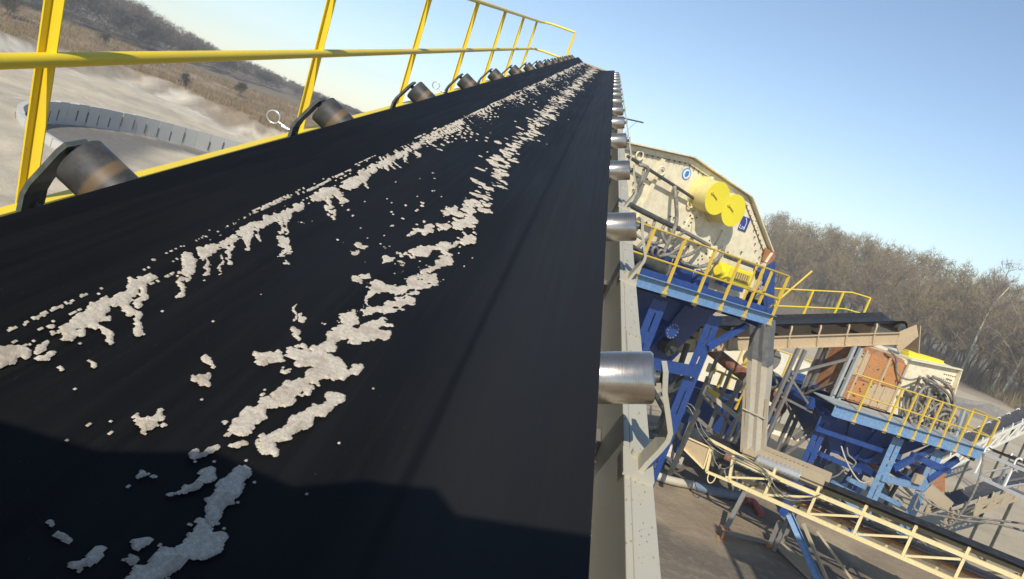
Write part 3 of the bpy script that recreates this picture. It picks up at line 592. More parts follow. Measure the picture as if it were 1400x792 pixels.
# ---------------- screen platform
plat = thing('screen_platform', 'deep blue steel platform carrying the cream vibrating screen', 'platform', (3.4, 15.9, 0))
zd0, zd1 = 4.83, 5.06
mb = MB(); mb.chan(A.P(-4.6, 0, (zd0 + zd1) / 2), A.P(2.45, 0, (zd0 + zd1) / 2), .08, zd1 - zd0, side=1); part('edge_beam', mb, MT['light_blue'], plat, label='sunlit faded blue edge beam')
mb = MB(); mb.beam(A.P(-4.6, .45, zd1 - .02), A.P(2.45, .45, zd1 - .02), .86, .03); part('deck_plate', mb, MT['blue'], plat)
mb = MB(); mb.chan(A.P(-4.6, .92, zd0 + .0), A.P(2.6, .92, zd0 + .0), .1, .30, side=1); part('main_beam', mb, MT['blue'], plat)
mb = MB(); mb.chan(A.P(-4.6, 2.85, zd0 + .0), A.P(2.6, 2.85, zd0 + .0), .1, .30, side=-1); part('main_beam', mb, MT['blue'], plat)
for s in (-3.2, -1.6, .2, 2.3):
    mb = MB(); mb.beam(A.P(s, .1, zd0 - .07), A.P(s, 2.8, zd0 - .07), .1, .12); part('cross_beam', mb, MT['blue'], plat)
def slotted_leg(fr, s, g, z0, z1, mat, parent, wd=.24, lean=0.0):
    """I-section leg whose web faces the viewer, with long slots cut in it"""
    mb = MB(); L = z1 - z0; P0 = fr.P(s + lean, g, z0); P1 = fr.P(s, g, z1); d = (P1 - P0); k = int(L / .75); hw = wd / 2
    for sd in (-1, 1): mb.beam(P0 + fr.e * sd * hw, P1 + fr.e * sd * hw, .014, .17, fr.e)
    for sd in (-1, 1): mb.beam(P0 + fr.e * sd * (hw * .58), P1 + fr.e * sd * (hw * .58), hw * .78, .012, fr.g)
    for i in range(k + 1):
        f = (i + .0) / k; c = P0 + d * min(max(f, .03), .97); mb.box(c, fr.e * (hw * .2), fr.g * .005, UPV * (.12))
    mb.box(P0 + Vector((0, 0, .01)), fr.e * .2, fr.g * .2, UPV * .015)
    return part('leg', mb, mat, parent)
for s, g in ((-3.2, .25), (-.62, .25), (1.05, .25), (-3.2, 2.8), (-.62, 2.8), (1.05, 2.8), (2.3, 2.8)):
    slotted_leg(A, s, g, 0, zd0 - .16, MT['blue'], plat)
for q0, q1 in (((-.62, .2, 3.42), (1.05, .2, 3.45)), ((-3.2, .2, 3.4), (-.62, .2, 3.42)), ((-.62, 2.75, 3.42), (1.05, 2.75, 3.45))):
    mb = MB(); mb.beam(A.P(*q0), A.P(*q1), .12, .22); part('tie_beam', mb, MT['blue'], plat)
for q0, q1 in (((1.13, .2, 4.0), (2.0, .2, 4.66)), ((-2.8, .2, 3.6), (-1.5, .2, 4.65))):
    mb = MB(); mb.beam(A.P(*q0), A.P(*q1), .09, .12); part('brace', mb, MT['blue'], plat)
# toe plates and loose blue blocks behind the rail
mb = MB(); mb.beam(A.P(-4.6, .12, zd1 + .05), A.P(2.3, .12, zd1 + .05), .012, .12); part('toe_board', mb, MT['blue'], plat)
# under-screen hopper
hop = thing('screen_hopper', 'dark blue steel hopper hanging beneath the cream vibrating screen', 'hopper', A.P(-.6, 1.8, 3.2))
tp = [A.P(s, g, 4.68) for s, g in ((-3.1, 1.0), (1.9, 1.0), (1.9, 2.7), (-3.1, 2.7))]; bt = [A.P(s, g, 3.15) for s, g in ((-2.4, 1.2), (1.1, 1.2), (1.1, 2.5), (-2.4, 2.5))]
mb = MB(); mb.add(tp + bt, [(0, 4, 5, 1), (1, 5, 6, 2), (2, 6, 7, 3), (3, 7, 4, 0)]); part('hopper_shell', mb, MT['blue'], hop)
for f in (.2, .5, .8):
    mb = MB(); a_, c_ = tp[0].lerp(tp[1], f), bt[0].lerp(bt[1], f); mb.beam(a_ - A.g * .03, c_ - A.g * .03, .05, .06, A.g); part('rib', mb, MT['blue'], hop)
fl = A.at(918, 452, .55); mb = MB(); mb.tube([fl, fl + A.g * .55], .13, 24); part('outlet_pipe', mb, MT['blue'], hop)
mb = MB(); mb.tube([fl - A.g * .03, fl], .175, 28); ff = part('blind_flange', mb, MT['blue'], hop)
for k in range(12):
    q = k * math.pi / 6; mb = MB(); c = fl - A.g * .032 + A.e * .145 * math.cos(q) + UPV * .145 * math.sin(q); mb.tube([c, c - A.g * .02], .014, 6); part('bolt', mb, MT['galv'], ff)
c = A.at(918, 476, .9); mb = MB(); mb.tube([c, c + A.g * .5], .18, 20); mb.tube([c - A.g * .08, c], .05, 12); part('drain_pipe', mb, MT['dark_steel'], hop)
# ---------------- platform railing
zr = 5.93
posts = [(s, -.02, zd0 - .02, zr) for s in (-3.4, -2.55, -1.7, -.87, 0, .77, 1.54, 2.40)] + [(2.44, .45, zd0 + .1, zr), (2.44, .88, zd0 + .1, zr)]
runs = [[(-4.4, -.02, zr), (2.40, -.02, zr), (2.44, .05, zr), (2.44, .88, zr)], [(-4.4, -.02, 5.41), (2.40, -.02, 5.41), (2.44, .05, 5.41), (2.44, .88, 5.41)]]
rail_thing('platform_railing', 'weathered yellow railing along the blue platform of the vibrating screen', A, posts, runs, MT['yellow_old'], A.P(-.5, 0, zd0))
mb = MB(); mb.tube([A.at(1052, 421, .3), A.at(1110, 371, .3)], .022, 8); solo('steel_rod', mb, MT['yellow_old'], A.at(1052, 421, .3), 'loose thin rod leaning up past the corner of the yellow platform railing', 'rod')
# ---------------- vibrating screen
scr = thing('vibrating_screen', 'large cream vibrating screen box with two yellow drum covers on its side', 'vibrating screen', A.P(-.6, .9, 5.1))
out = [(-4.3, 5.2), (-4.3, 6.95), (-2.2, 7.23), (-.64, 7.46), (1.33, 7.21), (2.61, 6.32), (2.53, 6.03), (2.62, 5.46), (2.45, 5.12)]
mb = MB(); mb.prism([A.P(s, .90, z) for s, z in out], A.g * .03); part('side_panel', mb, MT['cream'], scr)
mb = MB(); mb.prism([A.P(s, 2.75, z) for s, z in out], A.g * .03); part('side_panel', mb, MT['cream'], scr)
for i in range(1, 5):   # flange along the top edge
    p, q = A.P(out[i][0], .82, out[i][1]), A.P(out[i + 1][0], .82, out[i + 1][1])
    mb = MB(); mb.beam(p, q, .15, .025, (0, 0, 1)); part('top_flange', mb, MT['cream'], scr)
    d = (q - p).normalized(); dn = A.g.cross(d); dn = -dn if dn.z > 0 else dn
    mb = MB(); mb.beam(p + A.g * .05 + dn * .09, q + A.g * .05 + dn * .09, .02, .10, (0, 0, 1)); part('edge_doubler', mb, MT['cream'], scr)
p = A.P(2.60, .82, 6.3); mb = MB(); mb.beam(A.P(2.62, .82, 6.28), A.P(2.54, .82, 6.04), .14, .025, A.e); mb.beam(A.P(2.54, .82, 6.02), A.P(2.63, .82, 5.46), .14, .025, A.e); part('top_flange', mb, MT['cream'], scr)
for s, z in ((-3.5, 5.6), (-2.6, 6.4), (-1.2, 5.7), (.2, 5.6), (1.6, 5.6), (.9, 6.3)):
    mb = MB(); mb.tube([A.P(s, .93, z), A.P(s, 2.75, z)], .12, 16); part('cross_tube', mb, MT['cream'], scr)
mb = MB()
for (p, q) in (((-4.2, 6.0), (.2, 5.55)), ((.2, 5.55), (2.4, 5.3))): mb.prism([A.P(p[0], .94, p[1]), A.P(q[0], .94, q[1]), A.P(q[0], 2.74, q[1]), A.P(p[0], 2.74, p[1])], (0, 0, .04))
part('screen_deck', mb, MT['grey_steel'], scr)
mb = MB(); mb.prism([A.P(-4.3, .94, 6.9), A.P(-.64, .94, 7.40), A.P(-.64, 2.74, 7.40), A.P(-4.3, 2.74, 6.9)], (0, 0, .02)); part('top_cover', mb, MT['cream'], scr)
# stiffeners and side plates
for (s0, z0, s1, z1) in ((.10, 7.28, .02, 6.36), (.05, 6.36, .45, 5.3), (1.0, 6.35, .92, 5.75), (-1.3, 7.2, -1.35, 5.9), (-2.4, 7.1, -2.45, 5.7)):
    mb = MB(); mb.beam(A.P(s0, .86, z0), A.P(s1, .86, z1), .05, .08, A.e); part('stiffener', mb, MT['cream'], scr)
mb = MB(); mb.prism([A.P(s, .872, z) for s, z in ((-.02, 6.5), (1.1, 6.3), (1.0, 5.5), (.5, 5.25), (-.2, 5.7))], A.g * .02); part('reinforcing_plate', mb, MT['cream'], scr)
mb = MB(); mb.prism([A.P(s, .876, z) for s, z in ((-2.2, 6.3), (-1.3, 6.35), (-.5, 5.95), (-.6, 5.35), (-2.2, 5.4))], A.g * .02); part('reinforcing_plate', mb, MT['cream'], scr)
pts = []
for i in range(1, 5):
    (s0, z0), (s1, z1) = out[i], out[i + 1]; L = math.hypot(s1 - s0, z1 - z0)
    for k in range(int(L / .14)): f = (k + .5) / int(L / .14); pts.append((s0 + (s1 - s0) * f, z0 + (z1 - z0) * f - .16))
for a0, b0, nn in (((-.02, 7.2), (-.06, 6.4), 6), ((.18, 7.2), (.12, 6.4), 6), ((1.05, 6.3), (.6, 5.4), 8), ((0, 6.2), (.4, 5.4), 7), ((2.45, 6.2), (1.7, 6.9), 7), ((2.4, 6.1), (2.35, 5.4), 6), ((1.9, 6.6), (2.2, 6.2), 4)):
    for k in range(nn): f = k / (nn - 1); pts.append((a0[0] + (b0[0] - a0[0]) * f, a0[1] + (b0[1] - a0[1]) * f))
for s, z in ((-1.75, 6.7), (-1.62, 6.72), (-1.49, 6.74), (-1.78, 6.58), (-1.65, 6.6), (-1.52, 6.62), (-1.72, 6.46)): pts.append((s, z))
for k in range(46): pts.append((random.uniform(-2.6, 2.2), random.uniform(5.4, 6.3)))
bolts(scr, A, pts, .878, MT['dark_steel'], .017)
for s, z in ((-1.25, 6.98), (-.72, 6.74), (-.2, 6.62), (-1.9, 7.08)):
    mb = MB(); c = A.P(s, .84, z); mb.tube([c + (A.e * math.cos(q) + UPV * math.sin(q)) * .085 for q in np.linspace(0, 2 * math.pi, 17)], .018, 6, caps=False); part('lifting_eye', mb, MT['cream'], scr)
for (px, py) in ((981, 271.5), (1003, 288)):
    c = A.at(px, py, .44); r_ = .325; mb = MB(); mb.tube([c + A.g * .012, c + A.g * .46], r_, 40, caps=False); mb.tube([c + A.g * .40, c + A.g * .455], r_ + .03, 40)
    dr = part('drum_cover', mb, MT['yellow_drum'], scr)
    mb = MB(); mb.tube([c, c + A.g * .012], r_ + .004, 40); part('drum_cap', mb, MT['yellow_cap'], dr)
    mb = MB(); mb.tube([c - A.g * .02 - A.e * .2 + UPV * .06, c - A.g * .02 - A.e * .02 - UPV * .02], .01, 6); mb.tube([c - A.g * .025 - A.e * .2 + UPV * .06, c - A.e * .2 + UPV * .06], .03, 10); part('cap_latch', mb, MT['yellow_old'], dr)
c = A.at(938.5, 238, .895)
mb = MB(); mb.tube([c - A.g * .006, c], .115, 32); bd = part('badge', mb, MT['badge_blue'], scr)
mb = MB(); mb.tube([c - A.g * .009, c - A.g * .0062], .095, 32); part('badge_disc', mb, MT['white'], bd)
mb = MB(); mb.prism([c - A.g * .0095 + A.e * x + UPV * y for x, y in ((-.035, -.055), (.01, -.06), (.045, -.03), (.055, .02), (.04, .06), (0, .065), (-.04, .04), (-.05, -.01))], A.g * -.003); part('badge_mark', mb, MT['badge_blue'], bd)
# dark blue plaque with white swoosh and letters
c = A.at(1017.5, 306.5, .885); mb = MB(); th = math.radians(-14); ex = A.e * math.cos(th) + UPV * math.sin(th); ey = -A.e * math.sin(th) + UPV * math.cos(th); ex = A.e; ey = UPV
mb.box(c, ex * .13, A.g * .004, ey * .15); pq = part('plaque', mb, MT['plaque_blue'], scr)
mb = MB(); arc = [c - A.g * .006 + ex * (.10 * math.cos(q) - .05) + ey * (.13 * math.sin(q) - .0) for q in np.linspace(-.75, 1.35, 12)]; mb.strip(arc, (ex * .0 + A.g * .001), .016); part('plaque_swoosh', mb, MT['white'], pq)
tc_ = bpy.data.curves.new('plaque_letters', 'FONT'); tc_.body = 'Lzo'; tc_.size = .13; tc_.extrude = .001; tc_.align_x = 'CENTER'; tc_.materials.append(MT['white'])
tmp = bpy.data.objects.new('plaque_letters', tc_); COL.objects.link(tmp); bpy.context.view_layer.update(); tme = bpy.data.meshes.new_from_object(tmp.evaluated_get(bpy.context.evaluated_depsgraph_get())); bpy.data.objects.remove(tmp)
if not tme.materials: tme.materials.append(MT['white'])
to = bpy.data.objects.new('plaque_letters', tme); rot = Matrix((tuple(ex), tuple(ey), tuple(-A.g))).transposed().to_4x4()
link(to, pq, WM[pq.name].inverted() @ Matrix.Translation(c - A.g * .0075 - ey * .115 - ex * .03) @ rot)
# pipework along the side
def pxpath(fr, pts, bz=True, n=6):
    P = [fr.at(x, y, g) for x, y, g in pts]; return bez(P, n) if bz else P
for nm, pts, r_, mt in (
    ('spray_pipe', [(858, 214, .72), (872, 222, .72), (900, 240, .72), (922, 254, .74), (951, 273, .78)], .032, 'dark_steel'),
    ('spray_pipe', [(854, 276, .66), (872, 286, .66), (896, 298, .66), (912, 306, .66), (928, 313, .66)], .055, 'dark_steel'),
    ('spray_pipe', [(928, 313, .7), (945, 322, .72), (970, 336, .76)], .04, 'grey_steel')):
    mb = MB(); mb.tube(pxpath(A, pts, False), r_, 10); part(nm, mb, MT[mt], scr)
for pts, r_ in (([(873, 225, .7), (885, 229, .6), (884, 238, .6), (876, 252, .6), (870, 262, .62)], .035), ([(880, 232, .7), (878, 245, .55), (871, 258, .6)], .028), ([(922, 255, .72), (924, 272, .6), (925, 300, .55), (920, 318, .5), (911, 338, .5), (904, 352, .5)], .04),
                ([(896, 300, .7), (888, 322, .55), (878, 332, .5), (868, 343, .5)], .03), ([(935, 330, .7), (925, 345, .5), (905, 350, .45), (893, 357, .5)], .035), ([(948, 325, .8), (935, 335, .5), (915, 348, .45)], .03),
                ([(925, 351, .5), (938, 362, .45), (955, 365, .45), (972, 360, .5), (985, 350, .6), (990, 338, .8)], .04), ([(903, 346, .5), (925, 352, .42), (945, 347, .5), (960, 336, .75)], .035), ([(870, 322, .6), (890, 332, .5), (912, 330, .6), (935, 318, .7)], .03), ([(912, 300, .7), (905, 318, .6), (912, 335, .5)], .03),
                ([(893, 340, .5), (889, 336, .45), (885, 339, .45), (884, 348, .5)], .03), ([(900, 343, .5), (896, 338, .45), (892, 342, .45), (891, 353, .5)], .03), ([(908, 347, .5), (904, 342, .45), (900, 346, .45), (899, 357, .5)], .03)):
    mb = MB(); mb.tube(pxpath(A, pts), r_, 8); part('hose', mb, MT['hose'], scr)
mb = MB(); p0, p1 = A.at(850, 338, .55), A.at(906, 369, .55); mb.tube([p0, p1], .15, 20); mf = part('manifold', mb, MT['dark_steel'], scr)
d = (p1 - p0).normalized(); mb = MB(); mb.tube([p1, p1 + d * .035], .19, 20); part('manifold_flange', mb, MT['grey_steel'], mf)
q = d.cross(UPV).normalized(); r2 = d.cross(q)
for k in range(8):
    a_ = k * math.pi / 4; c = p1 + d * .035 + (q * math.cos(a_) + r2 * math.sin(a_)) * .165; mb = MB(); mb.tube([c, c + d * .025], .018, 6); part('bolt', mb, MT['grey_steel'], mf)
# blue drive housings on the deck
for s0, s1, z0, z1, g in ((-1.05, -.2, 5.1, 5.62, .70), (-.15, .45, 5.1, 5.5, .66), (.5, .95, 5.1, 5.42, .62)):
    mb = MB(); mb.prism([A.P(s0, g, z0), A.P(s1, g, z0), A.P(s1 - .06, g, z1 - .08), A.P(s1 - .2, g, z1), A.P(s0 + .1, g, z1)], A.g * .18)
    solo('drive_housing', mb, MT['blue'], A.P((s0 + s1) / 2, g, z0), {-1.05: 'largest blue drive housing under the hoses of the vibrating screen', -.15: 'middle blue drive housing on the screen platform deck', .5: 'smallest blue drive housing beside the yellow motor'}[s0], 'housing', 'blue drive housings on the screen platform', bevel=.01)
mot = thing('electric_motor', 'yellow electric motor with grey grille behind the blue platform railing', 'motor', A.at(1000, 395, .6))
mb = MB(); c = A.at(1003, 376, .55); mb.box(c, A.e * .40, A.g * .16, UPV * .17); part('motor_case', mb, MT['yellow_cap'], mot, bevel=.03)
mb = MB(); mb.box(c - A.g * .165 + A.e * .08, A.e * .22, A.g * .008, UPV * .09); gr = part('motor_grille', mb, MT['grey_steel'], mot)
for k in range(6):
    mb = MB(); mb.box(c - A.g * .178 + A.e * (.08 - .18 + .072 * k), A.e * .012, A.g * .006, UPV * .085); part('fin', mb, MT['yellow_old'], gr)
mb = MB(); mb.box(c + UPV * .30 + A.e * .02, A.e * .36, A.g * .14, UPV * .035); part('motor_cowl', mb, MT['dark_steel'], mot)
mb = MB(); mb.box(c - UPV * .23, A.e * .3, A.g * .14, UPV * .06); part('motor_foot', mb, MT['blue'], mot)
mb = MB(); mb.tube([c - A.e * .40, c - A.e * .52], .11, 16); part('shaft_guard', mb, MT['yellow_cap'], mot)
mb = MB(); mb.prism([A.at(x, y, .8) for x, y in ((1047, 339), (1060, 345), (1056, 374), (1043, 357))], A.g * .03); solo('chute_plate', mb, MT['rust'], A.at(1052, 350, .8), 'small rusty brown plate at the nose of the cream screen', 'plate')
mb = MB(); mb.prism([A.at(x, y, .75) for x, y in ((1038, 372), (1060, 358), (1058, 432), (1046, 428), (1042, 395))], A.g * .9); solo('discharge_box', mb, MT['blue'], A.at(1048, 430, .75), 'tall blue sheet metal discharge box at the right end of the screen', 'box')
for x0, y0, x1, y1 in ((1028, 400, 1040, 385), (1034, 410, 1044, 392)):
    mb = MB(); mb.beam(A.at(x0, y0, .55), A.at(x1, y1, .55), .1, .05, UPV)
    solo('crumpled_sheet', mb, MT['galv'], A.at(x0, y0, .55), 'grey crumpled sheet scrap behind the platform railing, ' + ('left of two' if x0 == 1028 else 'right of two'), 'scrap', 'grey scraps behind the platform railing')

# ---------------- discharge chute
ct, cb = A.at(1043, 441, 1.0), T.at(1031, 622, .35)
chute = thing('discharge_chute', 'tall leaning rubber-clad chute, dark grey above and pale below', 'chute', cb)
d = (cb - ct); mid = ct + d * .29; side = Vector((.86, -.5, 0)); back = d.cross(side).normalized()
if back.y < 0: back = -back
def chute_sec(p, q, w0, w1, dep, mt, nm, bulge=0.0):
    mb = MB(); nz_ = 9; vs = []
    for i in range(nz_):
        f = i / (nz_ - 1); c = p.lerp(q, f); hw = (w0 + (w1 - w0) * f) / 2 + .012 * math.sin(f * 9)
        ring_ = [(-1, -1), (-.5, -1.12), (0, -1.0), (.45, -1.15), (1, -1), (1, 1), (-1, 1)]
        vs += [c + side * hw * a_ + back * dep / 2 * b_ for a_, b_ in ring_]
    k = 7; fs = [(i * k + j, i * k + (j + 1) % k, (i + 1) * k + (j + 1) % k, (i + 1) * k + j) for i in range(nz_ - 1) for j in range(k)] + [tuple(range(k))[::-1], tuple(range((nz_ - 1) * k, nz_ * k))]
    mb.add(vs, fs); return part(nm, mb, MT[mt], chute)
chute_sec(ct - d * .03, mid, .46, .50, .42, 'grey_sheet', 'upper_sleeve'); chute_sec(mid - d * .02, cb, .48, .42, .42, 'canvas', 'lower_sleeve')
for s_ in (-1, 1): mb = MB(); mb.beam(ct + d * .52 + side * .27 * s_ - back * .2, cb + side * .25 * s_ - back * .2, .03, .06, side); part('clamp_bar', mb, MT['wood'], chute)
mb = MB(); mb.beam(ct + d * .66 - side * .28 - back * .25, ct + d * .66 + side * .28 - back * .25, .02, .03); part('clamp_strap', mb, MT['canvas'], chute)

# ---------------- upper conveyor feeding the crusher
uc = thing('feed_conveyor', 'tan inclined conveyor with black belt rising to the rusty crusher', 'conveyor', B.P(-1.95, 1.4, 0))
Uz = lambda s: 5.20 + .312 * (s + .75)          # underside of the near stringer
su0, su1 = -7.6, -.72; uw = B.e.copy(); ud = (B.e + UPV * .312).normalized(); un = B.g.cross(ud); un = -un if un.z < 0 else un
def UP(s, g, h): return B.P(s, g, Uz(s)) + un * h
mb = MB(); mb.chan(UP(su0, 1.0, .165), UP(su1, 1.0, .165), .07, .33, un, side=1); part('stringer', mb, MT['tan'], uc)
mb = MB(); mb.chan(UP(su0, 2.0, .165), UP(su1, 2.0, .165), .07, .33, un, side=-1); part('stringer', mb, MT['tan'], uc)
mb = MB(); secs = []
pr = [(1.06, .62), (1.2, .545), (1.35, .53), (1.65, .53), (1.8, .545), (1.94, .62)]
ss = list(np.linspace(su0, su1 + .15, 26)); vs = []
for s in ss: vs += [UP(s, g, h) for g, h in pr]
for k in range(1, 7):
    a_ = k / 6 * math.pi; c = UP(su1 + .15, 1.5, .40)
    vs += [UP(su1 + .15, g, 0) + un * (.40 + .14 * math.cos(a_) + (h - .54) * (1 - k / 6)) + ud * .16 * math.sin(a_) for g, h in pr]
m_ = len(pr); fs = [(i * m_ + j, (i + 1) * m_ + j, (i + 1) * m_ + j + 1, i * m_ + j + 1) for i in range(len(vs) // m_ - 1) for j in range(m_ - 1)]
mb.add(vs, fs, True); vs2 = [v - un * .02 for v in vs]; mb.add(vs2, [f[::-1] for f in fs], True); part('belt', mb, MT['black_rubber'], uc)
hook = None
for i, s in enumerate(np.arange(su0 + .3, su1, .83)):
    mb = MB(); mb.tube(bez([UP(s, .97, .05), UP(s, .965, .33), UP(s + .02, .96, .47), UP(s + .05, .99, .55), UP(s + .09, 1.06, .55), UP(s + .10, 1.11, .50)], 4), .028, 6); hk = part('idler_bracket', mb, MT['tan'], uc)
    mb = MB(); mb.tube([UP(s + .1, 1.10, .52), UP(s + .1, 1.32, .46)], .05, 12); mb.tube([UP(s + .1, 1.34, .465), UP(s + .1, 1.66, .465)], .05, 12); mb.tube([UP(s + .1, 1.68, .46), UP(s + .1, 1.9, .52)], .05, 12); part('roller', mb, MT['dark_steel'], hk)
mb = MB(); mb.tube([UP(su1 + .15, 1.08, .40), UP(su1 + .15, 1.92, .40)], .13, 20); part('head_pulley', mb, MT['dark_steel'], uc)
mb = MB(); mb.prism([UP(su1 + .02, .98, .34), UP(su1 + .5, .98, .52), UP(su1 + .62, .98, .2), UP(su1 + .1, .98, -.25), UP(su1 - .05, .98, -.02)], B.g * .03); part('head_plate', mb, MT['tan'], uc)
mb = MB(); mb.prism([UP(su1 + .62, .98, .5), UP(su1 + .62, 2.0, .5), UP(su1 + .72, 2.0, -.3), UP(su1 + .72, .98, -.3)], B.e * .03); part('head_plate', mb, MT['tan'], uc)
mb = MB()
for s in np.arange(su0 + .2, su1, 1.2): mb.beam(UP(s, 1.03, .1), UP(s, 1.97, .1), .05, .08)
tag(part('cross_ties', mb, MT['dark_steel'], uc), kind='stuff')
# trestle legs: paired angles, near and far
for g, mt, ds, sx in ((.93, 'pale_blue', 0, -1.95), (2.05, 'grey_steel', .0, -1.95), (.93, 'grey_steel', 0, -3.6), (2.05, 'dark_steel', 0, -3.6)):
    for off in (-.11, .11):
        mb = MB(); mb.beam(B.P(sx + off, g, Uz(sx) - .02), B.P(sx + off - .08, g, tz(*B.P(sx, g, 0).xy) - .05), .09, .08, B.e); part('leg', mb, MT[mt], uc)
for (s0, g0, z0, s1, g1, z1) in ((-3.6, .93, 3.6, -1.95, .93, 4.5), (-3.6, .93, 3.5, -1.95, .93, 2.5), (-3.6, .93, 2.95, -1.95, .93, 2.7), (-3.6, 2.05, 3.6, -1.95, 2.05, 2.2), (-1.95, .93, 3.9, -1.95, 2.05, 3.0), (-3.6, .93, 3.4, -3.6, 2.05, 2.4), (-3.6, .93, 1.3, -3.6, 2.05, 2.6), (-3.6, .93, .3, -1.95, .93, 2.6)):
    mb = MB(); mb.beam(B.P(s0, g0, z0), B.P(s1, g1, z1), .06, .06); part('brace', mb, MT['grey_steel'], uc)
# railing on the far side of the conveyor
ptops = [(1097, 396.5), (1132, 398.5), (1165, 400)]; G2 = 2.6
szs = [B.sz(x, y, G2) for x, y in ptops]; (s0, z0), (s2, z2) = szs[0], szs[2]; kz = (z2 - z0) / (s2 - s0)
Rz = lambda s: z0 + kz * (s - s0)
send, zend = B.sz(1190, 407.5, G2)
posts = [(s, G2, Rz(s) - 1.15, Rz(s)) for s in np.arange(szs[2][0] - 4.2, szs[2][0] + .05, .98)] + [(send, G2, zend - 1.15, zend)]
runs = [[(szs[2][0] - 5, G2, Rz(szs[2][0] - 5)), (szs[2][0], G2, z2), (send, G2, zend)], [(szs[2][0] - 5, G2, Rz(szs[2][0] - 5) - .5), (szs[2][0], G2, z2 - .5), (send, G2, zend - .5)]]
rail_thing('conveyor_railing', 'yellow railing standing behind the black belt of the upper feed conveyor', B, posts, runs, MT['yellow'], B.P(-3, G2, 4))
mb = MB(); mb.beam(B.P(su0, 2.35, Uz(su0) + .2), B.P(su1, 2.35, Uz(su1) + .2), .5, .05, un); part('walkway', mb, MT['grey_steel'], uc)

# ---------------- crusher platform
cpl = thing('crusher_platform', 'faded light blue platform under the rusty crusher, on sloping blue legs', 'platform', B.P(.3, .6, 0))
bz0, bz1 = 3.02, 3.33
mb = MB(); mb.chan(B.P(-2.75, 0, (bz0 + bz1) / 2), B.P(2.68, 0, (bz0 + bz1) / 2), .08, bz1 - bz0, side=1); part('edge_beam', mb, MT['light_blue'], cpl)
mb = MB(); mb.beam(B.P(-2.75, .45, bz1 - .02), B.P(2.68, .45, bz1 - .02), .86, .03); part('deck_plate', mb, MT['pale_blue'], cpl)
mb = MB(); mb.beam(B.P(-2.75, .9, bz0), B.P(2.2, .9, bz0), .14, .3); part('main_beam', mb, MT['blue'], cpl)
mb = MB(); mb.beam(B.P(-2.75, 2.6, bz0), B.P(2.2, 2.6, bz0), .14, .3); part('main_beam', mb, MT['blue'], cpl)
for s in (-2.4, -1.2, 0.1, 1.4, 2.5): mb = MB(); mb.beam(B.P(s, .09, bz0 - .05), B.P(s, 2.5, bz0 - .05), .1, .14); part('cross_beam', mb, MT['blue'], cpl)
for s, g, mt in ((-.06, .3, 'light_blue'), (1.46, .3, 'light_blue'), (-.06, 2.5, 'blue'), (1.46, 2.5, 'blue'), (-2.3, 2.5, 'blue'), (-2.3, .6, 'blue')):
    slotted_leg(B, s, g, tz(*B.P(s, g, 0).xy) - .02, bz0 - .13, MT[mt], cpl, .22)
for q0, q1, mt in (((-.06, .3, 1.72), (1.46, .3, 1.75), 'light_blue'), ((1.5, .3, 2.0), (2.2, .3, 2.8), 'blue'), ((.2, .3, 2.05), (1.2, .3, 2.9), 'blue'), ((-1.5, .3, 1.2), (-.1, .3, .95), 'light_blue'), ((-2.3, .6, 1.1), (-1.2, .5, 1.15), 'light_blue'), ((-.06, .35, 1.7), (-.06, 2.5, 1.7), 'blue'), ((1.46, .35, 1.7), (1.46, 2.5, 1.7), 'blue'), ((.6, .3, 2.55), (2.1, .3, 2.4), 'blue'), ((-1.2, .5, 1.15), (-.2, .35, .55), 'light_blue')):
    mb = MB(); mb.beam(B.P(*q0), B.P(*q1), .12, .17); part('brace', mb, MT[mt], cpl)
mb = MB(); mb.box(B.at(1255, 655, .2), B.e * .14, B.g * .06, UPV * .13); part('junction_box', mb, MT['wood'], cpl)
tp = [B.P(s, g, 2.95) for s, g in ((-2.6, .5), (1.3, .5), (1.3, 2.5), (-2.6, 2.5))]; bt = [B.P(s, g, 1.85) for s, g in ((-1.3, 1.0), (.3, 1.0), (.3, 2.0), (-1.3, 2.0))]
hp2 = thing('crusher_hopper', 'dark blue hopper slung below the rusty crusher platform', 'hopper', B.P(-.6, 1.5, 1.85))
mb = MB(); mb.add(tp + bt, [(0, 4, 5, 1), (1, 5, 6, 2), (2, 6, 7, 3), (3, 7, 4, 0), (4, 7, 6, 5)]); part('hopper_shell', mb, MT['blue'], hp2)
for f in (.25, .5, .75): mb = MB(); mb.beam(tp[0].lerp(tp[1], f) - B.g * .03, bt[0].lerp(bt[1], f) - B.g * .03, .05, .07, B.e); part('rib', mb, MT['blue'], hp2)
mb = MB(); mb.beam(B.P(-2.6, .46, 2.5), B.P(.6, .60, 2.35), .06, .14); part('flange', mb, MT['blue'], hp2)
# railing
posts = [(s, -.02, bz0 - .02, 4.2) for s in (-2.03, -.97, -.46, .03, .47, .98, 1.57, 2.12, 2.62)] + [(2.66, .4, bz0, 4.2), (2.66, .85, bz0, 4.2)]
runs = [[(-2.6, -.02, 4.22), (2.62, -.02, 4.2), (2.66, .04, 4.2), (2.66, .85, 4.2)], [(-2.6, -.02, 3.72), (2.62, -.02, 3.70), (2.66, .04, 3.7), (2.66, .85, 3.7)]]
rail_thing('crusher_railing', 'worn yellow railing along the light blue crusher platform', B, posts, runs, MT['yellow_old'], B.P(0, 0, bz0))
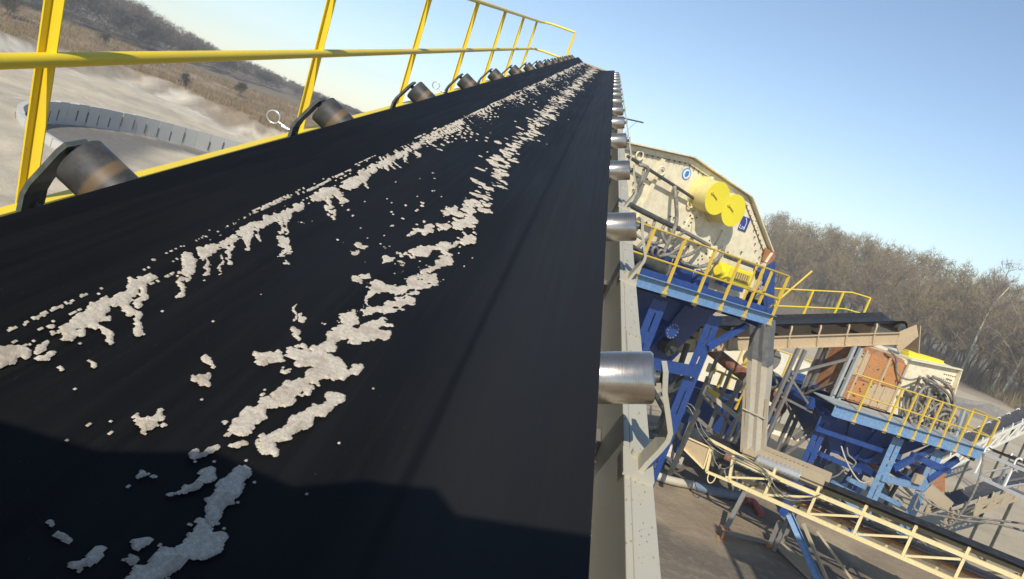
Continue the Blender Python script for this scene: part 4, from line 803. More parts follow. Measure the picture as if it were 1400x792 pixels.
# ---------------- crusher
cr = thing('crusher', 'rusty and cream crusher housing with a nest of grey hydraulic hoses', 'crusher', B.P(0, 1.6, bz1))
mb = MB(); mb.prism([B.P(s, .98, z) for s, z in ((-1.78, 3.35), (-1.78, 4.78), (-1.55, 4.92), (-.35, 4.88), (-.1, 4.72), (-.1, 3.35))], B.g * 1.5); part('rusty_housing', mb, MT['rust'], cr)
mb = MB(); mb.prism([B.P(s, 1.12, z) for s, z in ((-.099, 3.35), (-.099, 4.84), (.15, 4.95), (1.78, 5.10), (2.05, 3.36))], B.g * 1.3); part('cream_housing', mb, MT['cream'], cr)
for k, (s0, s1, z0, z1, mt) in enumerate(((-1.74, -1.62, 3.4, 4.02, 'rust'), (-1.60, -1.05, 3.4, 3.95, 'orange_rust'), (-1.03, -.55, 3.4, 4.0, 'tan'), (-1.74, -1.42, 4.06, 4.72, 'tan'), (-1.40, -.8, 4.0, 4.74, 'orange_rust'), (-.78, -.2, 4.04, 4.76, 'orange_rust'), (-.53, -.13, 3.4, 4.02, 'tan'))):
    mb = MB(); mb.box(B.P((s0 + s1) / 2, .968, (z0 + z1) / 2), B.e * ((s1 - s0) / 2), B.g * .012, UPV * ((z1 - z0) / 2)); part('wear_plate', mb, MT[mt], cr)
for s in (-1.61, -.79, -.14): mb = MB(); mb.beam(B.P(s, .93, 3.4), B.P(s, .93, 4.8), .04, .06, B.e); part('stiffener', mb, MT['tan'], cr)
mb = MB(); mb.beam(B.P(-.05, 1.05, 4.93), B.P(1.82, 1.05, 5.12), .14, .03); mb.beam(B.P(1.80, 1.05, 5.08), B.P(2.07, 1.05, 3.4), .14, .03, B.e); part('housing_flange', mb, MT['cream'], cr)
mb = MB(); mb.beam(B.P(-1.75, 1.02, 4.9), B.P(-.2, 1.02, 4.93), .1, .05); part('housing_flange', mb, MT['tan'], cr)
bolts(cr, B, [(random.uniform(-1.7, -.2), random.uniform(3.45, 4.7)) for _ in range(20)] + [(1.2 + .08 * k, 4.95 + .005 * k - .1) for k in range(6)] + [(1.35 + .06 * (k % 4), 4.75 - .09 * (k // 4)) for k in range(12)], .95, MT['dark_steel'], .02)
ym = thing('vibrator_motor', 'bright yellow motor box lying on top of the crusher', 'motor', B.at(1262, 496, 1.6))
p0, p1 = B.at(1236, 486, 1.6), B.at(1284, 500, 1.6); mb = MB(); mb.beam(p0, p1, .34, .26); part('motor_case', mb, MT['yellow_cap'], ym, bevel=.03)
mb = MB(); mb.beam(p0 + UPV * .145, p1 + UPV * .145, .2, .05); part('motor_lid', mb, MT['yellow'], ym, bevel=.01)
mb = MB(); mb.beam(p0 - UPV * .17, p1 - UPV * .17, .3, .08); part('motor_foot', mb, MT['rust'], ym)
# hydraulic hoses
rh = random.Random(5)
HO = [[(1215, 478), (1225, 490), (1226, 508), (1240, 519), (1262, 517)], [(1262, 517), (1270, 528), (1268, 545), (1262, 560), (1256, 578)], [(1262, 517), (1280, 525), (1297, 540), (1302, 558), (1296, 575)], [(1268, 514), (1285, 530), (1295, 548), (1298, 566), (1285, 585)], [(1245, 575), (1240, 555), (1250, 540), (1262, 540), (1266, 555)], [(1250, 560), (1258, 536), (1275, 527), (1290, 540), (1292, 560)],
      [(1262, 585), (1268, 566), (1285, 552), (1297, 556), (1300, 570)], [(1268, 588), (1274, 570), (1290, 560), (1301, 562)], [(1274, 590), (1280, 574), (1292, 566), (1302, 570)], [(1256, 582), (1260, 560), (1270, 545), (1284, 542)], [(1280, 592), (1285, 578), (1298, 572)], [(1236, 588), (1244, 572), (1260, 570), (1274, 582)], [(1258, 515), (1252, 530), (1248, 548), (1246, 566)], [(1268, 520), (1272, 545), (1278, 560), (1276, 580)], [(1275, 515), (1292, 524), (1303, 540), (1304, 560), (1298, 580)]]
for k in range(9):
    x_, y_ = rh.uniform(1236, 1290), rh.uniform(520, 548); HO.append([(x_, y_), (x_ + rh.uniform(-10, 16), y_ + 14), (x_ + rh.uniform(-6, 22), y_ + 28), (x_ + rh.uniform(-14, 18), y_ + rh.uniform(40, 54))])
for pts in HO:
    mb = MB(); mb.tube(bez([B.at(x, y, rh.uniform(.72, .98)) for x, y in pts], 6), rh.uniform(.028, .042), 8); part('hydraulic_hose', mb, MT['hose'], cr)
for k in range(16):
    c = B.at(rh.uniform(1242, 1300), rh.uniform(528, 588), 1.02); r_ = rh.uniform(.05, .11); mb = MB(); mb.tube([c, c - B.g * rh.uniform(.08, .2)], r_, 10); mb.tube([c - B.g * .2, c - B.g * .26], r_ * .5, 8); part('valve', mb, MT[rh.choice(['dark_steel', 'rust', 'grey_steel'])], cr)
p0, p1 = B.at(1240, 582, .6), B.at(1304, 606, .6); mb = MB(); mb.tube([p0, p1], .14, 16); part('oil_pipe', mb, MT['grey_steel'], cr)
for x, y in ((1318, 560), (1324, 566)):
    mb = MB(); mb.beam(B.at(x, y, .8), B.at(x - 16, y + 46, .8), .1, .08, B.e); part('end_post', mb, MT['pale_blue'], cr)

# ---------------- lower lattice conveyor
tr = thing('lattice_conveyor', 'straw yellow lattice conveyor with black belt crossing in front of the crusher', 'conveyor', T.P(0, .4, 0))
Tz = lambda s: 1.74 + .088 * s; Tb = lambda s: 1.20 + .080 * s
S0, S1 = -3.0, 5.2; tdir = (T.e + UPV * .092).normalized()
for g in (0, .75):
    mt = MT['straw']
    mb = MB(); mb.beam(T.P(S0 - .2, g, Tz(S0 - .2)), T.P(S1, g, Tz(S1)), .07, .09); part('top_chord', mb, mt, tr)
    mb = MB(); mb.beam(T.P(S0, g, Tb(S0)), T.P(S1, g, Tb(S1)), .07, .09); part('bottom_chord', mb, mt, tr)
    for s in np.arange(-3.0 + .76, S1, 1.0):
        mb = MB(); mb.beam(T.P(s, g, Tb(s) + .05), T.P(s, g, Tz(s) - .045), .05, .06, T.e); part('vertical', mb, mt, tr)
        mb = MB(); mb.beam(T.P(s - .96, g, Tb(s - .96) + .06), T.P(s - .05, g, Tz(s) - .1), .045, .05, T.g); part('diagonal', mb, mt, tr)
        mb = MB(); mb.beam(T.P(s, g + .02, Tz(s) + .045), T.P(s, g + .02, Tz(s) + .19), .10, .06, T.e); ib = part('idler_bracket', mb, mt, tr)
        mb = MB(); gs = 1 if g == 0 else -1; mb.tube([T.P(s, g + .06 * gs, Tz(s) + .15), T.P(s, g + .23 * gs, Tz(s) + .09)], .045, 12); part('roller', mb, MT['rust'], ib)
for s in np.arange(-2.6, S1, 1.0): mb = MB(); mb.beam(T.P(s, .05, Tb(s) + .0), T.P(s, .70, Tb(s) + .0), .05, .06); part('cross_tie', mb, MT['straw'], tr)
pr = [(.06, .20), (.18, .14), (.28, .12), (.47, .12), (.57, .14), (.69, .20)]; ss = list(np.linspace(S0 - 1.1, S1, 24)); vs = []
for s in ss: vs += [T.P(s, g, Tz(s) + h + .03) for g, h in pr]
m_ = 6; fs = [(i * m_ + j, (i + 1) * m_ + j, (i + 1) * m_ + j + 1, i * m_ + j + 1) for i in range(len(ss) - 1) for j in range(5)]
mb = MB(); mb.add(vs, fs, True); mb.add([v - UPV * .02 for v in vs], [f[::-1] for f in fs], True); mb.beam(T.P(S0 - 1.0, .375, Tb(S0 - 1.0) + .28), T.P(S1, .375, Tb(S1) + .28), .55, .02); part('belt', mb, MT['black_rubber'], tr)
# tail frame and guard
tail = [B_ for B_ in ()]
mb = MB(); q = [T.at(x, y, -.03) for x, y in ((937, 597), (971, 612), (962, 641), (932, 611))]
for i in range(4): mb.beam(q[i], q[(i + 1) % 4], .03, .05, T.g)
tg = part('tail_guard', mb, MT['straw'], tr)
mb = MB(); mb.prism([p + T.g * .02 for p in q], T.g * .01); part('guard_mesh', mb, MT['tan'], tg)
mb = MB(); mb.tube([T.P(-3.75, .05, 1.28), T.P(-3.75, .7, 1.28)], .16, 20); part('tail_pulley', mb, MT['dark_steel'], tr)
for (x0, y0, x1, y1) in ((974, 612, 966, 645), (968, 600, 1003, 618), (966, 645, 1003, 660), (1003, 622, 997, 658), (1003, 618, 1058, 650)):
    mb = MB(); mb.beam(T.at(x0, y0, -.02), T.at(x1, y1, -.02), .06, .06, T.g); part('tail_frame', mb, MT['straw'], tr)
c = T.at(973, 652, -.04); mb = MB(); mb.tube([c + (T.e * math.cos(q_) * .09 + UPV * math.sin(q_) * .16) for q_ in np.linspace(-3.4, .3, 12)], .014, 6); part('lifting_loop', mb, MT['straw'], tr)
for g, z in ((.10, .30), (.68, .30)):
    mb = MB(); mb.beam(T.P(-3.1, g, Tz(-3.1) + .32), T.P(-1.2, g, Tz(-1.2) + .30), .03, .30); part('skirt_board', mb, MT['wood'], tr)
# corrugated guard sheet curved over the belt by the chute
mb = MB(); vs = []; nI, nJ = 22, 8
for i in range(nI):
    f = i / (nI - 1); s = -2.75 + 1.05 * f; wv = .018 * math.sin(i * math.pi)
    for j in range(nJ):
        q_ = math.pi * (.02 + .62 * j / (nJ - 1)); rad = .30 + (.035 if i % 2 else -.015); vs.append(T.P(s, .30 - rad * math.cos(q_), Tz(s) + .10 + rad * math.sin(q_)))
fs = [(i * nJ + j, i * nJ + j + 1, (i + 1) * nJ + j + 1, (i + 1) * nJ + j) for i in range(nI - 1) for j in range(nJ - 1)]
mb.add(vs, fs, True); part('corrugated_guard', mb, MT['galv'], tr).modifiers.new('thick', 'SOLIDIFY').thickness = .008
for s, g in ((-1.6, .1), (-1.6, .7), (2.2, .1), (2.2, .7), (4.6, .1), (4.6, .7)):
    p = T.P(s, g, Tb(s) - .04); mb = MB(); mb.beam(p, Vector((p.x, p.y, tz(p.x, p.y) - .03)), .08, .08, T.e); part('leg', mb, MT['grey_steel'], tr)
# cables draped over the lattice
for k, pts in enumerate(([(932, 560), (940, 552), (950, 560), (962, 590), (985, 614), (1015, 625), (1045, 642), (1062, 668), (1082, 680), (1108, 680), (1122, 676)], [(928, 566), (938, 555), (947, 566), (958, 594), (982, 618), (1012, 629), (1043, 645), (1058, 672), (1080, 684), (1110, 684)], [(974, 615), (978, 632), (988, 641), (1000, 637), (1006, 630)], [(1005, 628), (1030, 640), (1048, 648), (1066, 658)])):
    mb = MB(); mb.tube(bez([T.at(x, y, -.09 - .02 * k) for x, y in pts], 6), .012 + .004 * (k == 3), 6); solo('cable', mb, MT['hose'], T.at(*pts[3], -.1), ['pale cable looping up by the blue leg and draped along the yellow lattice', 'second pale cable draped just below the first along the yellow lattice', 'short pale cable hanging in a loop at the tail of the yellow lattice', 'thicker cable lying on the top chord beside the chute foot'][k], 'cable', 'cables draped on the lattice conveyor')
mb = MB(); mb.tube([T.P(s, .375 + .1 * math.sin(s), Tb(s) + .15) for s in np.linspace(-1.5, S1, 12)], .05, 8); part('return_pipe', mb, MT['rust'], tr)

# ---------------- further conveyors at the right edge
def lattice(name, label, p0, p1, wd, hgt, mt, beltmat, parent_loc, panels, legs=(.25, .7)):
    t = thing(name, label, 'conveyor', parent_loc); d = (p1 - p0); h = Vector((d.x, d.y, 0)).normalized(); g = Vector((-h.y, h.x, 0))
    for sd in (0, 1):
        o = g * wd * sd
        mb = MB(); mb.beam(p0 + o, p1 + o, .07, .08); part('top_chord', mb, mt, t)
        mb = MB(); mb.beam(p0 + o - UPV * hgt, p1 + o - UPV * hgt, .07, .08); part('bottom_chord', mb, mt, t)
        for k in range(panels + 1):
            c = p0 + d * (k / panels) + o
            mb = MB(); mb.beam(c - UPV * .04, c - UPV * (hgt - .04), .05, .05, h); part('vertical', mb, mt, t)
            if k < panels:
                e = p0 + d * ((k + 1) / panels) + o; mb = MB(); mb.beam(c - UPV * hgt + h * .05 + UPV * .05, e - UPV * .06 - h * .04, .04, .045, g); part('diagonal', mb, mt, t)
            mb = MB(); mb.tube(bez([c + UPV * .02, c + UPV * .16, c + h * .05 + UPV * .23 + g * .04 * (1 - 2 * sd), c + h * .1 + UPV * .17 + g * .1 * (1 - 2 * sd)], 3), .025, 6); part('idler_bracket', mb, mt, t)
    mb = MB(); prf = [(.04, .15), (wd * .28, .09), (wd * .72, .09), (wd - .04, .15)]; n2 = 10; vs = []
    for i in range(n2): vs += [p0 + d * (i / (n2 - 1)) + g * wd * 0 + g * a_ + UPV * (h_ + .05) for a_, h_ in prf]
    fs = [(i * 4 + j, (i + 1) * 4 + j, (i + 1) * 4 + j + 1, i * 4 + j + 1) for i in range(n2 - 1) for j in range(3)]; mb.add(vs, [f[::-1] for f in fs], True); mb.add([v - UPV * .02 for v in vs], fs, True); part('belt', mb, beltmat, t)
    for f in legs:
        for sd in (0, 1):
            p = p0 + d * f + g * wd * sd - UPV * (hgt + .04); mb = MB(); mb.beam(p, Vector((p.x, p.y, tz(p.x, p.y) - .05)), .07, .07, h); part('leg', mb, MT['dark_steel'], t)
    return t
MT['belt_grey'] = paint('dusty_belt', (.045, .045, .047), .6, 0, dust=(.25, .23, .2), dusty=.25)
MT['pale_frame'] = paint('pale_frame_paint', (.72, .70, .62), .55, .25, dusty=.3, sc=2)
p0 = dist(1282, 634, 34); p1 = dist(1470, 545, 42); lattice('stacker_conveyor', 'farthest dark belt conveyor on white lattice climbing out of frame at right', p0, p1, .62, .55, MT['pale_frame'], MT['belt_grey'], Vector((p0.x, p0.y, 0)), 14)
p0 = dist(1345, 620, 24.5); p1 = dist(1480, 676, 22.5); lattice('white_lattice_conveyor', 'bright white lattice conveyor starting at the corner of the crusher railing', p0, p1, .8, .62, MT['white'], MT['belt_grey'], Vector((p0.x, p0.y, 0)), 3, ())
p0 = dist(1296, 704, 25.5); p1 = dist(1475, 642, 31); lattice('lowest_dusty_conveyor', 'low dusty conveyor with hooked idler brackets lying near the ground at right', p0, p1, .6, .32, MT['wood'], MT['belt_grey'], Vector((p0.x, p0.y, 0)), 10, (.5,))
# ---------------- machine behind, pipes, tub
rm = thing('rear_machine', 'bright cream machine housing behind the chute and trestle legs', 'machine', B.P(-2.4, 9.8, 0))
GR = 9.0
def bp(x, y, g=GR): return B.sz(x, y, g)
sA, zT = bp(975, 468); sB, zT2 = bp(1150, 470); sL, zB_ = bp(1040, 600)
edges = [sA + (sB - sA) * f for f in (0, .18, .36, .54, .72, .88, 1.0)]
for k in range(6):
    s0, s1 = edges[k], edges[k + 1]; mb = MB(); mb.box(B.P((s0 + s1) / 2, GR + .8 + .04 * (k % 2), (zB_ + zT) / 2), B.e * ((s1 - s0) / 2 - .01), B.g * .8, UPV * ((zT - zB_) / 2 + .3 * (k % 3 == 1))); part('housing_panel', mb, MT['cream_clean'], rm)
s0, z0 = bp(1072, 511); s1, z1 = bp(1118, 530); mb = MB(); mb.beam(B.P(s0, GR - .3, z0), B.P(s1 + 1.5, GR - .3, z0 - .05), .2, .5); part('blue_band', mb, MT['blue'], rm)
mb = MB(); mb.box(B.P((s0 + s1) / 2 + .2, GR - .25, z0 - 1.1), B.e * .9, B.g * .2, UPV * .7); part('lower_panel', mb, MT['cream_grey'], rm)
for x, y in ((1054, 492), (1056, 525)):
    c = B.at(x, y, GR - 1.2); mb = MB(); mb.tube([c, c + B.g * .9], .42, 18); part('grey_drum', mb, MT['grey_steel'], rm)
    mb = MB(); mb.tube([c - UPV * .5 + B.g * .2, c - UPV * .5 + B.g * .9], .38, 18); part('yellow_drum', mb, MT['yellow_old'], rm)
for s_, z_ in ((sA, zB_), (sB, zB_), ((sA + sB) / 2, zB_)):
    p = B.P(s_, GR + .8, z_); mb = MB(); mb.beam(p + UPV * .1, Vector((p.x, p.y, tz(p.x, p.y) - .1)), .2, .2, B.e); part('leg', mb, MT['grey_steel'], rm)
gz0 = bp(1040, 545, GR - 1.5)[1]; gz1 = bp(1060, 478, GR - 1.5)[1]
posts = [(s_, GR - 1.5, gz0, gz1) for s_ in np.arange(sA + .2, sB + .2, 1.0)]
rail_thing('rear_railing', 'thin rusty yellow railing in front of the cream rear machine', B, posts, [[(sA, GR - 1.5, gz1), (sB + .3, GR - 1.5, gz1)], [(sA, GR - 1.5, (gz0 + gz1) / 2), (sB + .3, GR - 1.5, (gz0 + gz1) / 2)]], MT['yellow_old'], B.P(sA, GR - 1.5, gz0), .025)
mb = MB(); mb.tube(bez([B.at(960, 468, 2.6), B.at(1000, 500, 2.6), B.at(1040, 530, 2.6), B.at(1062, 546, 2.6), B.at(1068, 556, 2.55), B.at(1058, 566, 2.5)], 6), .17, 14); solo('steel_pipe', mb, MT['red_pipe'], B.at(1040, 530, 2.6), 'thick red brown pipe passing behind the pale chute and bending down', 'pipe', 'red brown pipes')
mb = MB(); mb.tube([B.at(1140, 590, 2.9), B.at(1168, 618, 2.9), B.at(1205, 640, 2.9)], .16, 14); solo('steel_pipe', mb, MT['red_pipe'], B.at(1168, 618, 2.9), 'red brown pipe half hidden below the blue crusher hopper', 'pipe', 'red brown pipes')
mb = MB(); mb.tube([B.at(950, 612, 2.0), B.at(985, 622, 2.0), B.at(1000, 632, 2.0)], .2, 14); solo('steel_pipe', mb, MT['red_pipe'], B.at(985, 622, 2.0), 'short thick reddish pipe lying behind the lattice tail guard', 'pipe', 'red brown pipes')
tub = thing('blue_skip', 'blue steel skip standing on the ground behind the pale chute', 'skip', B.P(-3.6, 2.9, 1.0))
mb = MB(); o4 = [B.P(s, g, 2.15) for s, g in ((-5.3, 2.7), (-1.9, 2.7), (-1.9, 4.0), (-5.3, 4.0))]; i4 = [B.P(s, g, 1.05) for s, g in ((-4.7, 2.95), (-2.4, 2.95), (-2.4, 3.7), (-4.7, 3.7))]
mb.add(o4 + i4, [(0, 4, 5, 1), (1, 5, 6, 2), (2, 6, 7, 3), (3, 7, 4, 0), (4, 7, 6, 5)]); part('skip_shell', mb, MT['blue'], tub)
for f in (.2, .4, .6, .8): mb = MB(); mb.beam(o4[0].lerp(o4[1], f) - B.g * .03, i4[0].lerp(i4[1], f) - B.g * .03, .06, .06, B.e); part('rib', mb, MT['blue'], tub)
mb = MB(); mb.beam(o4[0] - B.g * .04, o4[1] - B.g * .04, .08, .1); part('rim', mb, MT['blue'], tub)
for s, g in ((-4.5, 3.0), (-2.6, 3.0), (-4.5, 3.6), (-2.6, 3.6)):
    p = B.P(s, g, 1.06); mb = MB(); mb.beam(p, Vector((p.x, p.y, -.05)), .12, .12, B.e); part('leg', mb, MT['blue'], tub)
# small yellow frames and lamp by the skip
yf = thing('yellow_frame', 'small yellow steel ladder frame in the gap beside the blue leg', 'frame', B.P(-4.8, 2.4, 1.2))
for x0, y0, x1, y1 in ((962, 545, 975, 505), (972, 552, 988, 512), (975, 505, 1010, 520), (966, 530, 1020, 552), (1005, 560, 1024, 525), (984, 548, 993, 522)):
    mb = MB(); mb.beam(B.at(x0, y0, 2.35), B.at(x1, y1, 2.35), .06, .06, B.g); part('rung', mb, MT['yellow_old'], yf)
mb = MB(); mb.box(B.at(973, 504, 2.3), B.e * .12, B.g * .05, UPV * .12); part('floodlight', mb, MT['straw'], yf)
mb = MB(); mb.box(B.at(975, 537, 2.3), B.e * .2, B.g * .05, UPV * .1); part('floodlight', mb, MT['yellow'], yf)
# grey dismantled frames between the blue leg and the chute
df = thing('dismantled_frame', 'dull grey skeletal trestle between the blue leg and the pale chute', 'trestle', T.P(-3.0, 2.4, 0))
for x0, y0, x1, y1 in ((968, 515, 915, 655), (983, 482, 943, 588), (1000, 505, 968, 590), (1010, 520, 985, 598), (1030, 505, 990, 560), (960, 540, 1000, 580), (965, 525, 1000, 545), (940, 560, 985, 600)):
    mb = MB(); mb.beam(T.at(x0, y0, 1.6), T.at(x1, y1, 1.6), .08, .08, T.g); part('member', mb, MT['grey_steel'], df)
mb = MB(); mb.beam(T.at(965, 536, 1.2), T.at(1022, 581, 1.0), .11, .07, T.g); part('member', mb, MT['canvas'], df, label='pale square bar')
# ---------------- on the ground
def G_(x, y, z=0.0): return ground(x, y, z)
st = thing('pipe_stand', 'rusty low steel stand with two props on the dirt below the yellow lattice', 'stand', G_(1015, 738))
a0, a1 = G_(986, 738), G_(1052, 746); t0 = T.at(1018, 674, -.1); t1 = Vector((a1.x, a1.y, .62))
mb = MB(); mb.beam(a0 + UPV * .25, t0, .1, .1, T.e); part('prop', mb, MT['grey_steel'], st)
mb = MB(); mb.beam(a1 + UPV * .06, t1, .1, .1, T.e); part('prop', mb, MT['grey_steel'], st)
mb = MB(); mb.beam(a0 + UPV * .20, a1 + UPV * .06, .07, .08); part('base_bar', mb, MT['grey_steel'], st)
mb = MB(); mb.tube([a0, a0 + UPV * .3], .03, 8); mb.box(a0 + UPV * .012, (.12, 0, 0), (0, .12, 0), (0, 0, .012)); mb.box(a0 + UPV * .27, (.11, 0, 0), (0, .11, 0), (0, 0, .012)); part('foot', mb, MT['rust'], st)
mb = MB(); mb.box(a1 + UPV * .03, (.14, 0, 0), (0, .14, 0), (0, 0, .03)); part('foot', mb, MT['rust'], st)
mb = MB(); mb.tube(bez([G_(880, 650) + UPV * .1, G_(915, 662) + UPV * .1, G_(945, 668) + UPV * .1], 6), .11, 12); solo('pale_pipe', mb, MT['canvas'], G_(915, 662), 'pale plastic pipe lying on the dirt beside the cream stringer', 'pipe')
mb = MB(); mb.tube(bez([G_(945, 668) + UPV * .1, G_(975, 677) + UPV * .1, G_(1008, 684) + UPV * .1], 6), .12, 12); solo('blue_pipe', mb, MT['bluepipe'], G_(975, 677), 'dusty grey blue hose lying on the ground behind the stand', 'pipe')
mb = MB(); mb.tube(bez([G_(1018, 688) + UPV * .08, G_(1028, 690) + UPV * .08, G_(1034, 698) + UPV * .08, G_(1040, 706) + UPV * .06], 5), .09, 12); solo('red_hose', mb, MT['red'], G_(1028, 690), 'short faded red hose end lying on the dirt', 'hose')
bm0, bm1 = T.at(1079, 704, -.12), G_(1124, 806); mb = MB(); mb.chan(bm0, bm1, .08, .16, T.e, side=1); solo('leaning_beam', mb, MT['light_blue'], bm1, 'faded blue white steel channel leaning against the yellow lattice', 'beam')
for k, (x0, y0, x1, y1, w_) in enumerate(((1098, 716, 1132, 800, .10), (1116, 725, 1172, 806, .14), (1064, 742, 1122, 800, .5))):
    p0, p1 = (T.at(x0, y0, -.05), G_(x1, y1)) if k < 2 else (G_(x0, y0, .03), G_(x1, y1, .03)); mb = MB(); mb.beam(p0, p1 + UPV * .04, w_, .05, UPV); solo('board', mb, MT['wood'], p1, ['narrow pale board leaning beside the blue white channel', 'wider weathered plank leaning right of the narrow board', 'broad pale plank lying flat on the dirt below the lattice'][k], 'board', 'boards by the lattice conveyor')
rh = random.Random(9); SCN = dict(wood='weathered wood offcut', canvas='pale sheet scrap', rust='rusty steel offcut', grey_steel='grey steel offcut', dark_steel='dark steel offcut', blue='dark blue steel offcut', light_blue='light blue steel offcut')
for k in range(26):
    x = rh.uniform(885, 975); y = rh.uniform(575, 640); c = G_(x, y, .05); a_ = rh.uniform(0, 3.1); L = rh.uniform(.2, .7); mb = MB(); dd = Vector((math.cos(a_), math.sin(a_), rh.uniform(-.1, .35))) * L / 2; mb.beam(c - dd + UPV * .1, c + dd + UPV * .1, rh.uniform(.06, .3), rh.uniform(.02, .08))
    mt_ = rh.choice(['wood', 'canvas', 'rust', 'grey_steel', 'dark_steel']); solo('scrap_piece', mb, MT[mt_], c, f'{"long" if L > .45 else "short"} {SCN[mt_]} in the litter {"near the cream stringer" if x < 915 else "at the foot of the blue leg" if x < 945 else "behind the lattice tail guard"}', 'scrap', 'scrap littered under the blue platform')
for k in range(30):
    x = rh.uniform(1130, 1250); y = rh.uniform(600, 700); c = G_(x, y, .05); a_ = rh.uniform(0, 3.1); L = rh.uniform(.2, .9); mb = MB(); dd = Vector((math.cos(a_), math.sin(a_), rh.uniform(-.1, .3))) * L / 2; mb.beam(c - dd + UPV * .12, c + dd + UPV * .12, rh.uniform(.05, .25), rh.uniform(.03, .1))
    mt_ = rh.choice(['wood', 'blue', 'rust', 'grey_steel', 'dark_steel', 'light_blue']); solo('scrap_piece', mb, MT[mt_], c, f'{"long" if L > .5 else "short"} {SCN[mt_]} lying {"left of the sloping light blue leg" if x < 1185 else "right of the sloping light blue leg"} below the crusher', 'scrap', 'scrap littered below the crusher')
for k, (x0, y0, x1, y1, g, w_, m_) in enumerate(((1085, 600, 1150, 560, 1.4, .10, 'grey_steel'), (1100, 640, 1150, 545, 1.9, .09, 'dark_steel'), (1120, 620, 1190, 650, 1.0, .12, 'blue'), (1150, 600, 1215, 668, 2.2, .10, 'dark_steel'), (1195, 600, 1150, 665, 1.6, .08, 'blue'), (1240, 640, 1210, 690, 2.0, .09, 'dark_steel'), (1275, 625, 1235, 662, 1.4, .1, 'blue'), (1210, 625, 1262, 640, 1.2, .09, 'blue'), (1160, 655, 1230, 690, .6, .12, 'light_blue'), (1105, 655, 1150, 672, .9, .10, 'light_blue'))):
    mb = MB(); mb.beam(B.at(x0, y0, g), B.at(x1, y1, g), w_, w_, B.g); part('brace', mb, MT[m_], cpl)
for k, (x0, y0, x1, y1, g, w_, m_) in enumerate(((885, 520, 930, 600, 1.6, .09, 'dark_steel'), (940, 470, 900, 590, 2.2, .1, 'dark_steel'), (955, 500, 905, 540, 1.2, .08, 'dark_steel'), (890, 545, 950, 520, 2.0, .08, 'grey_steel'), (925, 480, 885, 520, 1.8, .12, 'blue'), (955, 560, 915, 650, 1.5, .09, 'dark_steel'), (900, 480, 935, 560, 2.6, .1, 'blue'))):
    mb = MB(); mb.beam(A.at(x0, y0, g), A.at(x1, y1, g), w_, w_, A.g); part('brace', mb, MT[m_], plat)
rl = random.Random(3)
for (x, y, r_, lab) in ((1132, 642, .75, 'dark mound of dusty rubber and cable beneath the trestle legs'), (1215, 668, .5, 'small dark spill heap below the sloping light blue leg'), (905, 612, .6, 'pale lumpy heap of waste beside the foot of the blue leg')):
    c = G_(x, y, .2); nA, nR = 26, 9; V_ = []
    for i in range(nR):
        for j in range(nA):
            q_ = 2 * math.pi * j / nA; f = i / (nR - 1); rr2 = f * r_ * (1 + .2 * math.sin(3 * q_ + x)); zz = r_ * .75 * (1 - f) ** .8 * (1 + .22 * math.sin(4 * q_ + f * 5)) + rl.uniform(-.04, .04); V_.append((c.x + rr2 * math.cos(q_), c.y + rr2 * math.sin(q_), tz(c.x, c.y) + max(zz, -.03)))
    mb = MB(); mb.add(V_, [(i * nA + j, (i + 1) * nA + j, (i + 1) * nA + (j + 1) % nA, i * nA + (j + 1) % nA) for i in range(nR - 1) for j in range(nA)], False); solo('waste_heap', mb, MT['heap' if x > 1000 else 'caked'], c, lab, 'heap')
for k, pts in enumerate(([(1150, 610), (1155, 625), (1162, 640), (1172, 655), (1180, 660), (1190, 658)], [(1110, 648), (1125, 655), (1145, 650), (1155, 640)], [(1165, 640), (1170, 632), (1160, 622), (1158, 612)])):
    mb = MB(); mb.tube(bez([dist(x, y, 22.6) for x, y in pts], 6), .022, 6); solo('loose_cable', mb, MT['canvas' if k == 0 else 'hose'], dist(*pts[1], 22.6), ['pale knotted cable hanging under the crusher hopper', 'grey cable sagging over the dark rubber mound', 'short grey cable end beside the pale knotted cable'][k], 'cable', 'loose cables below the crusher')
# gantry added out of view on the right to shade the plant ground
gan = thing('shade_gantry', 'added unseen gantry shading the ground, standing on four legs right of the viewpoint', 'gantry', (6.0, 6.4, 0))
for x0, x1, y0, y1 in ((4.9, 7.6, 5.9, 7.5), (5.2, 6.9, 5.0, 5.85)):
    mb = MB(); mb.box(((x0 + x1) / 2, (y0 + y1) / 2, 8.5), ((x1 - x0) / 2, 0, 0), (0, (y1 - y0) / 2, 0), (0, 0, .04)); part('deck_plate', mb, MT['grey_steel'], gan)
for x in (4.85, 7.2):
    for y in (2.6, 4.9):
        mb = MB(); mb.beam((x, y, 8.45), (x, y, tz(x, y) - .1), .14, .14, (0, 1, 0)); part('leg', mb, MT['grey_steel'], gan)
    mb = MB(); mb.beam((x, 2.5, 8.38), (x, 7.6, 8.38), .1, .22); part('side_beam', mb, MT['grey_steel'], gan)
    for k in range(3): mb = MB(); mb.beam((x, 2.6, 8.3 - 2.2 * k), (x, 4.9, 8.3 - 2.2 * (k + 1)), .07, .07); part('brace', mb, MT['grey_steel'], gan)
for y in (2.6, 4.9, 6.3, 7.55): mb = MB(); mb.beam((4.9, y, 8.33), (7.15, y, 8.33), .1, .12); part('cross_beam', mb, MT['grey_steel'], gan)
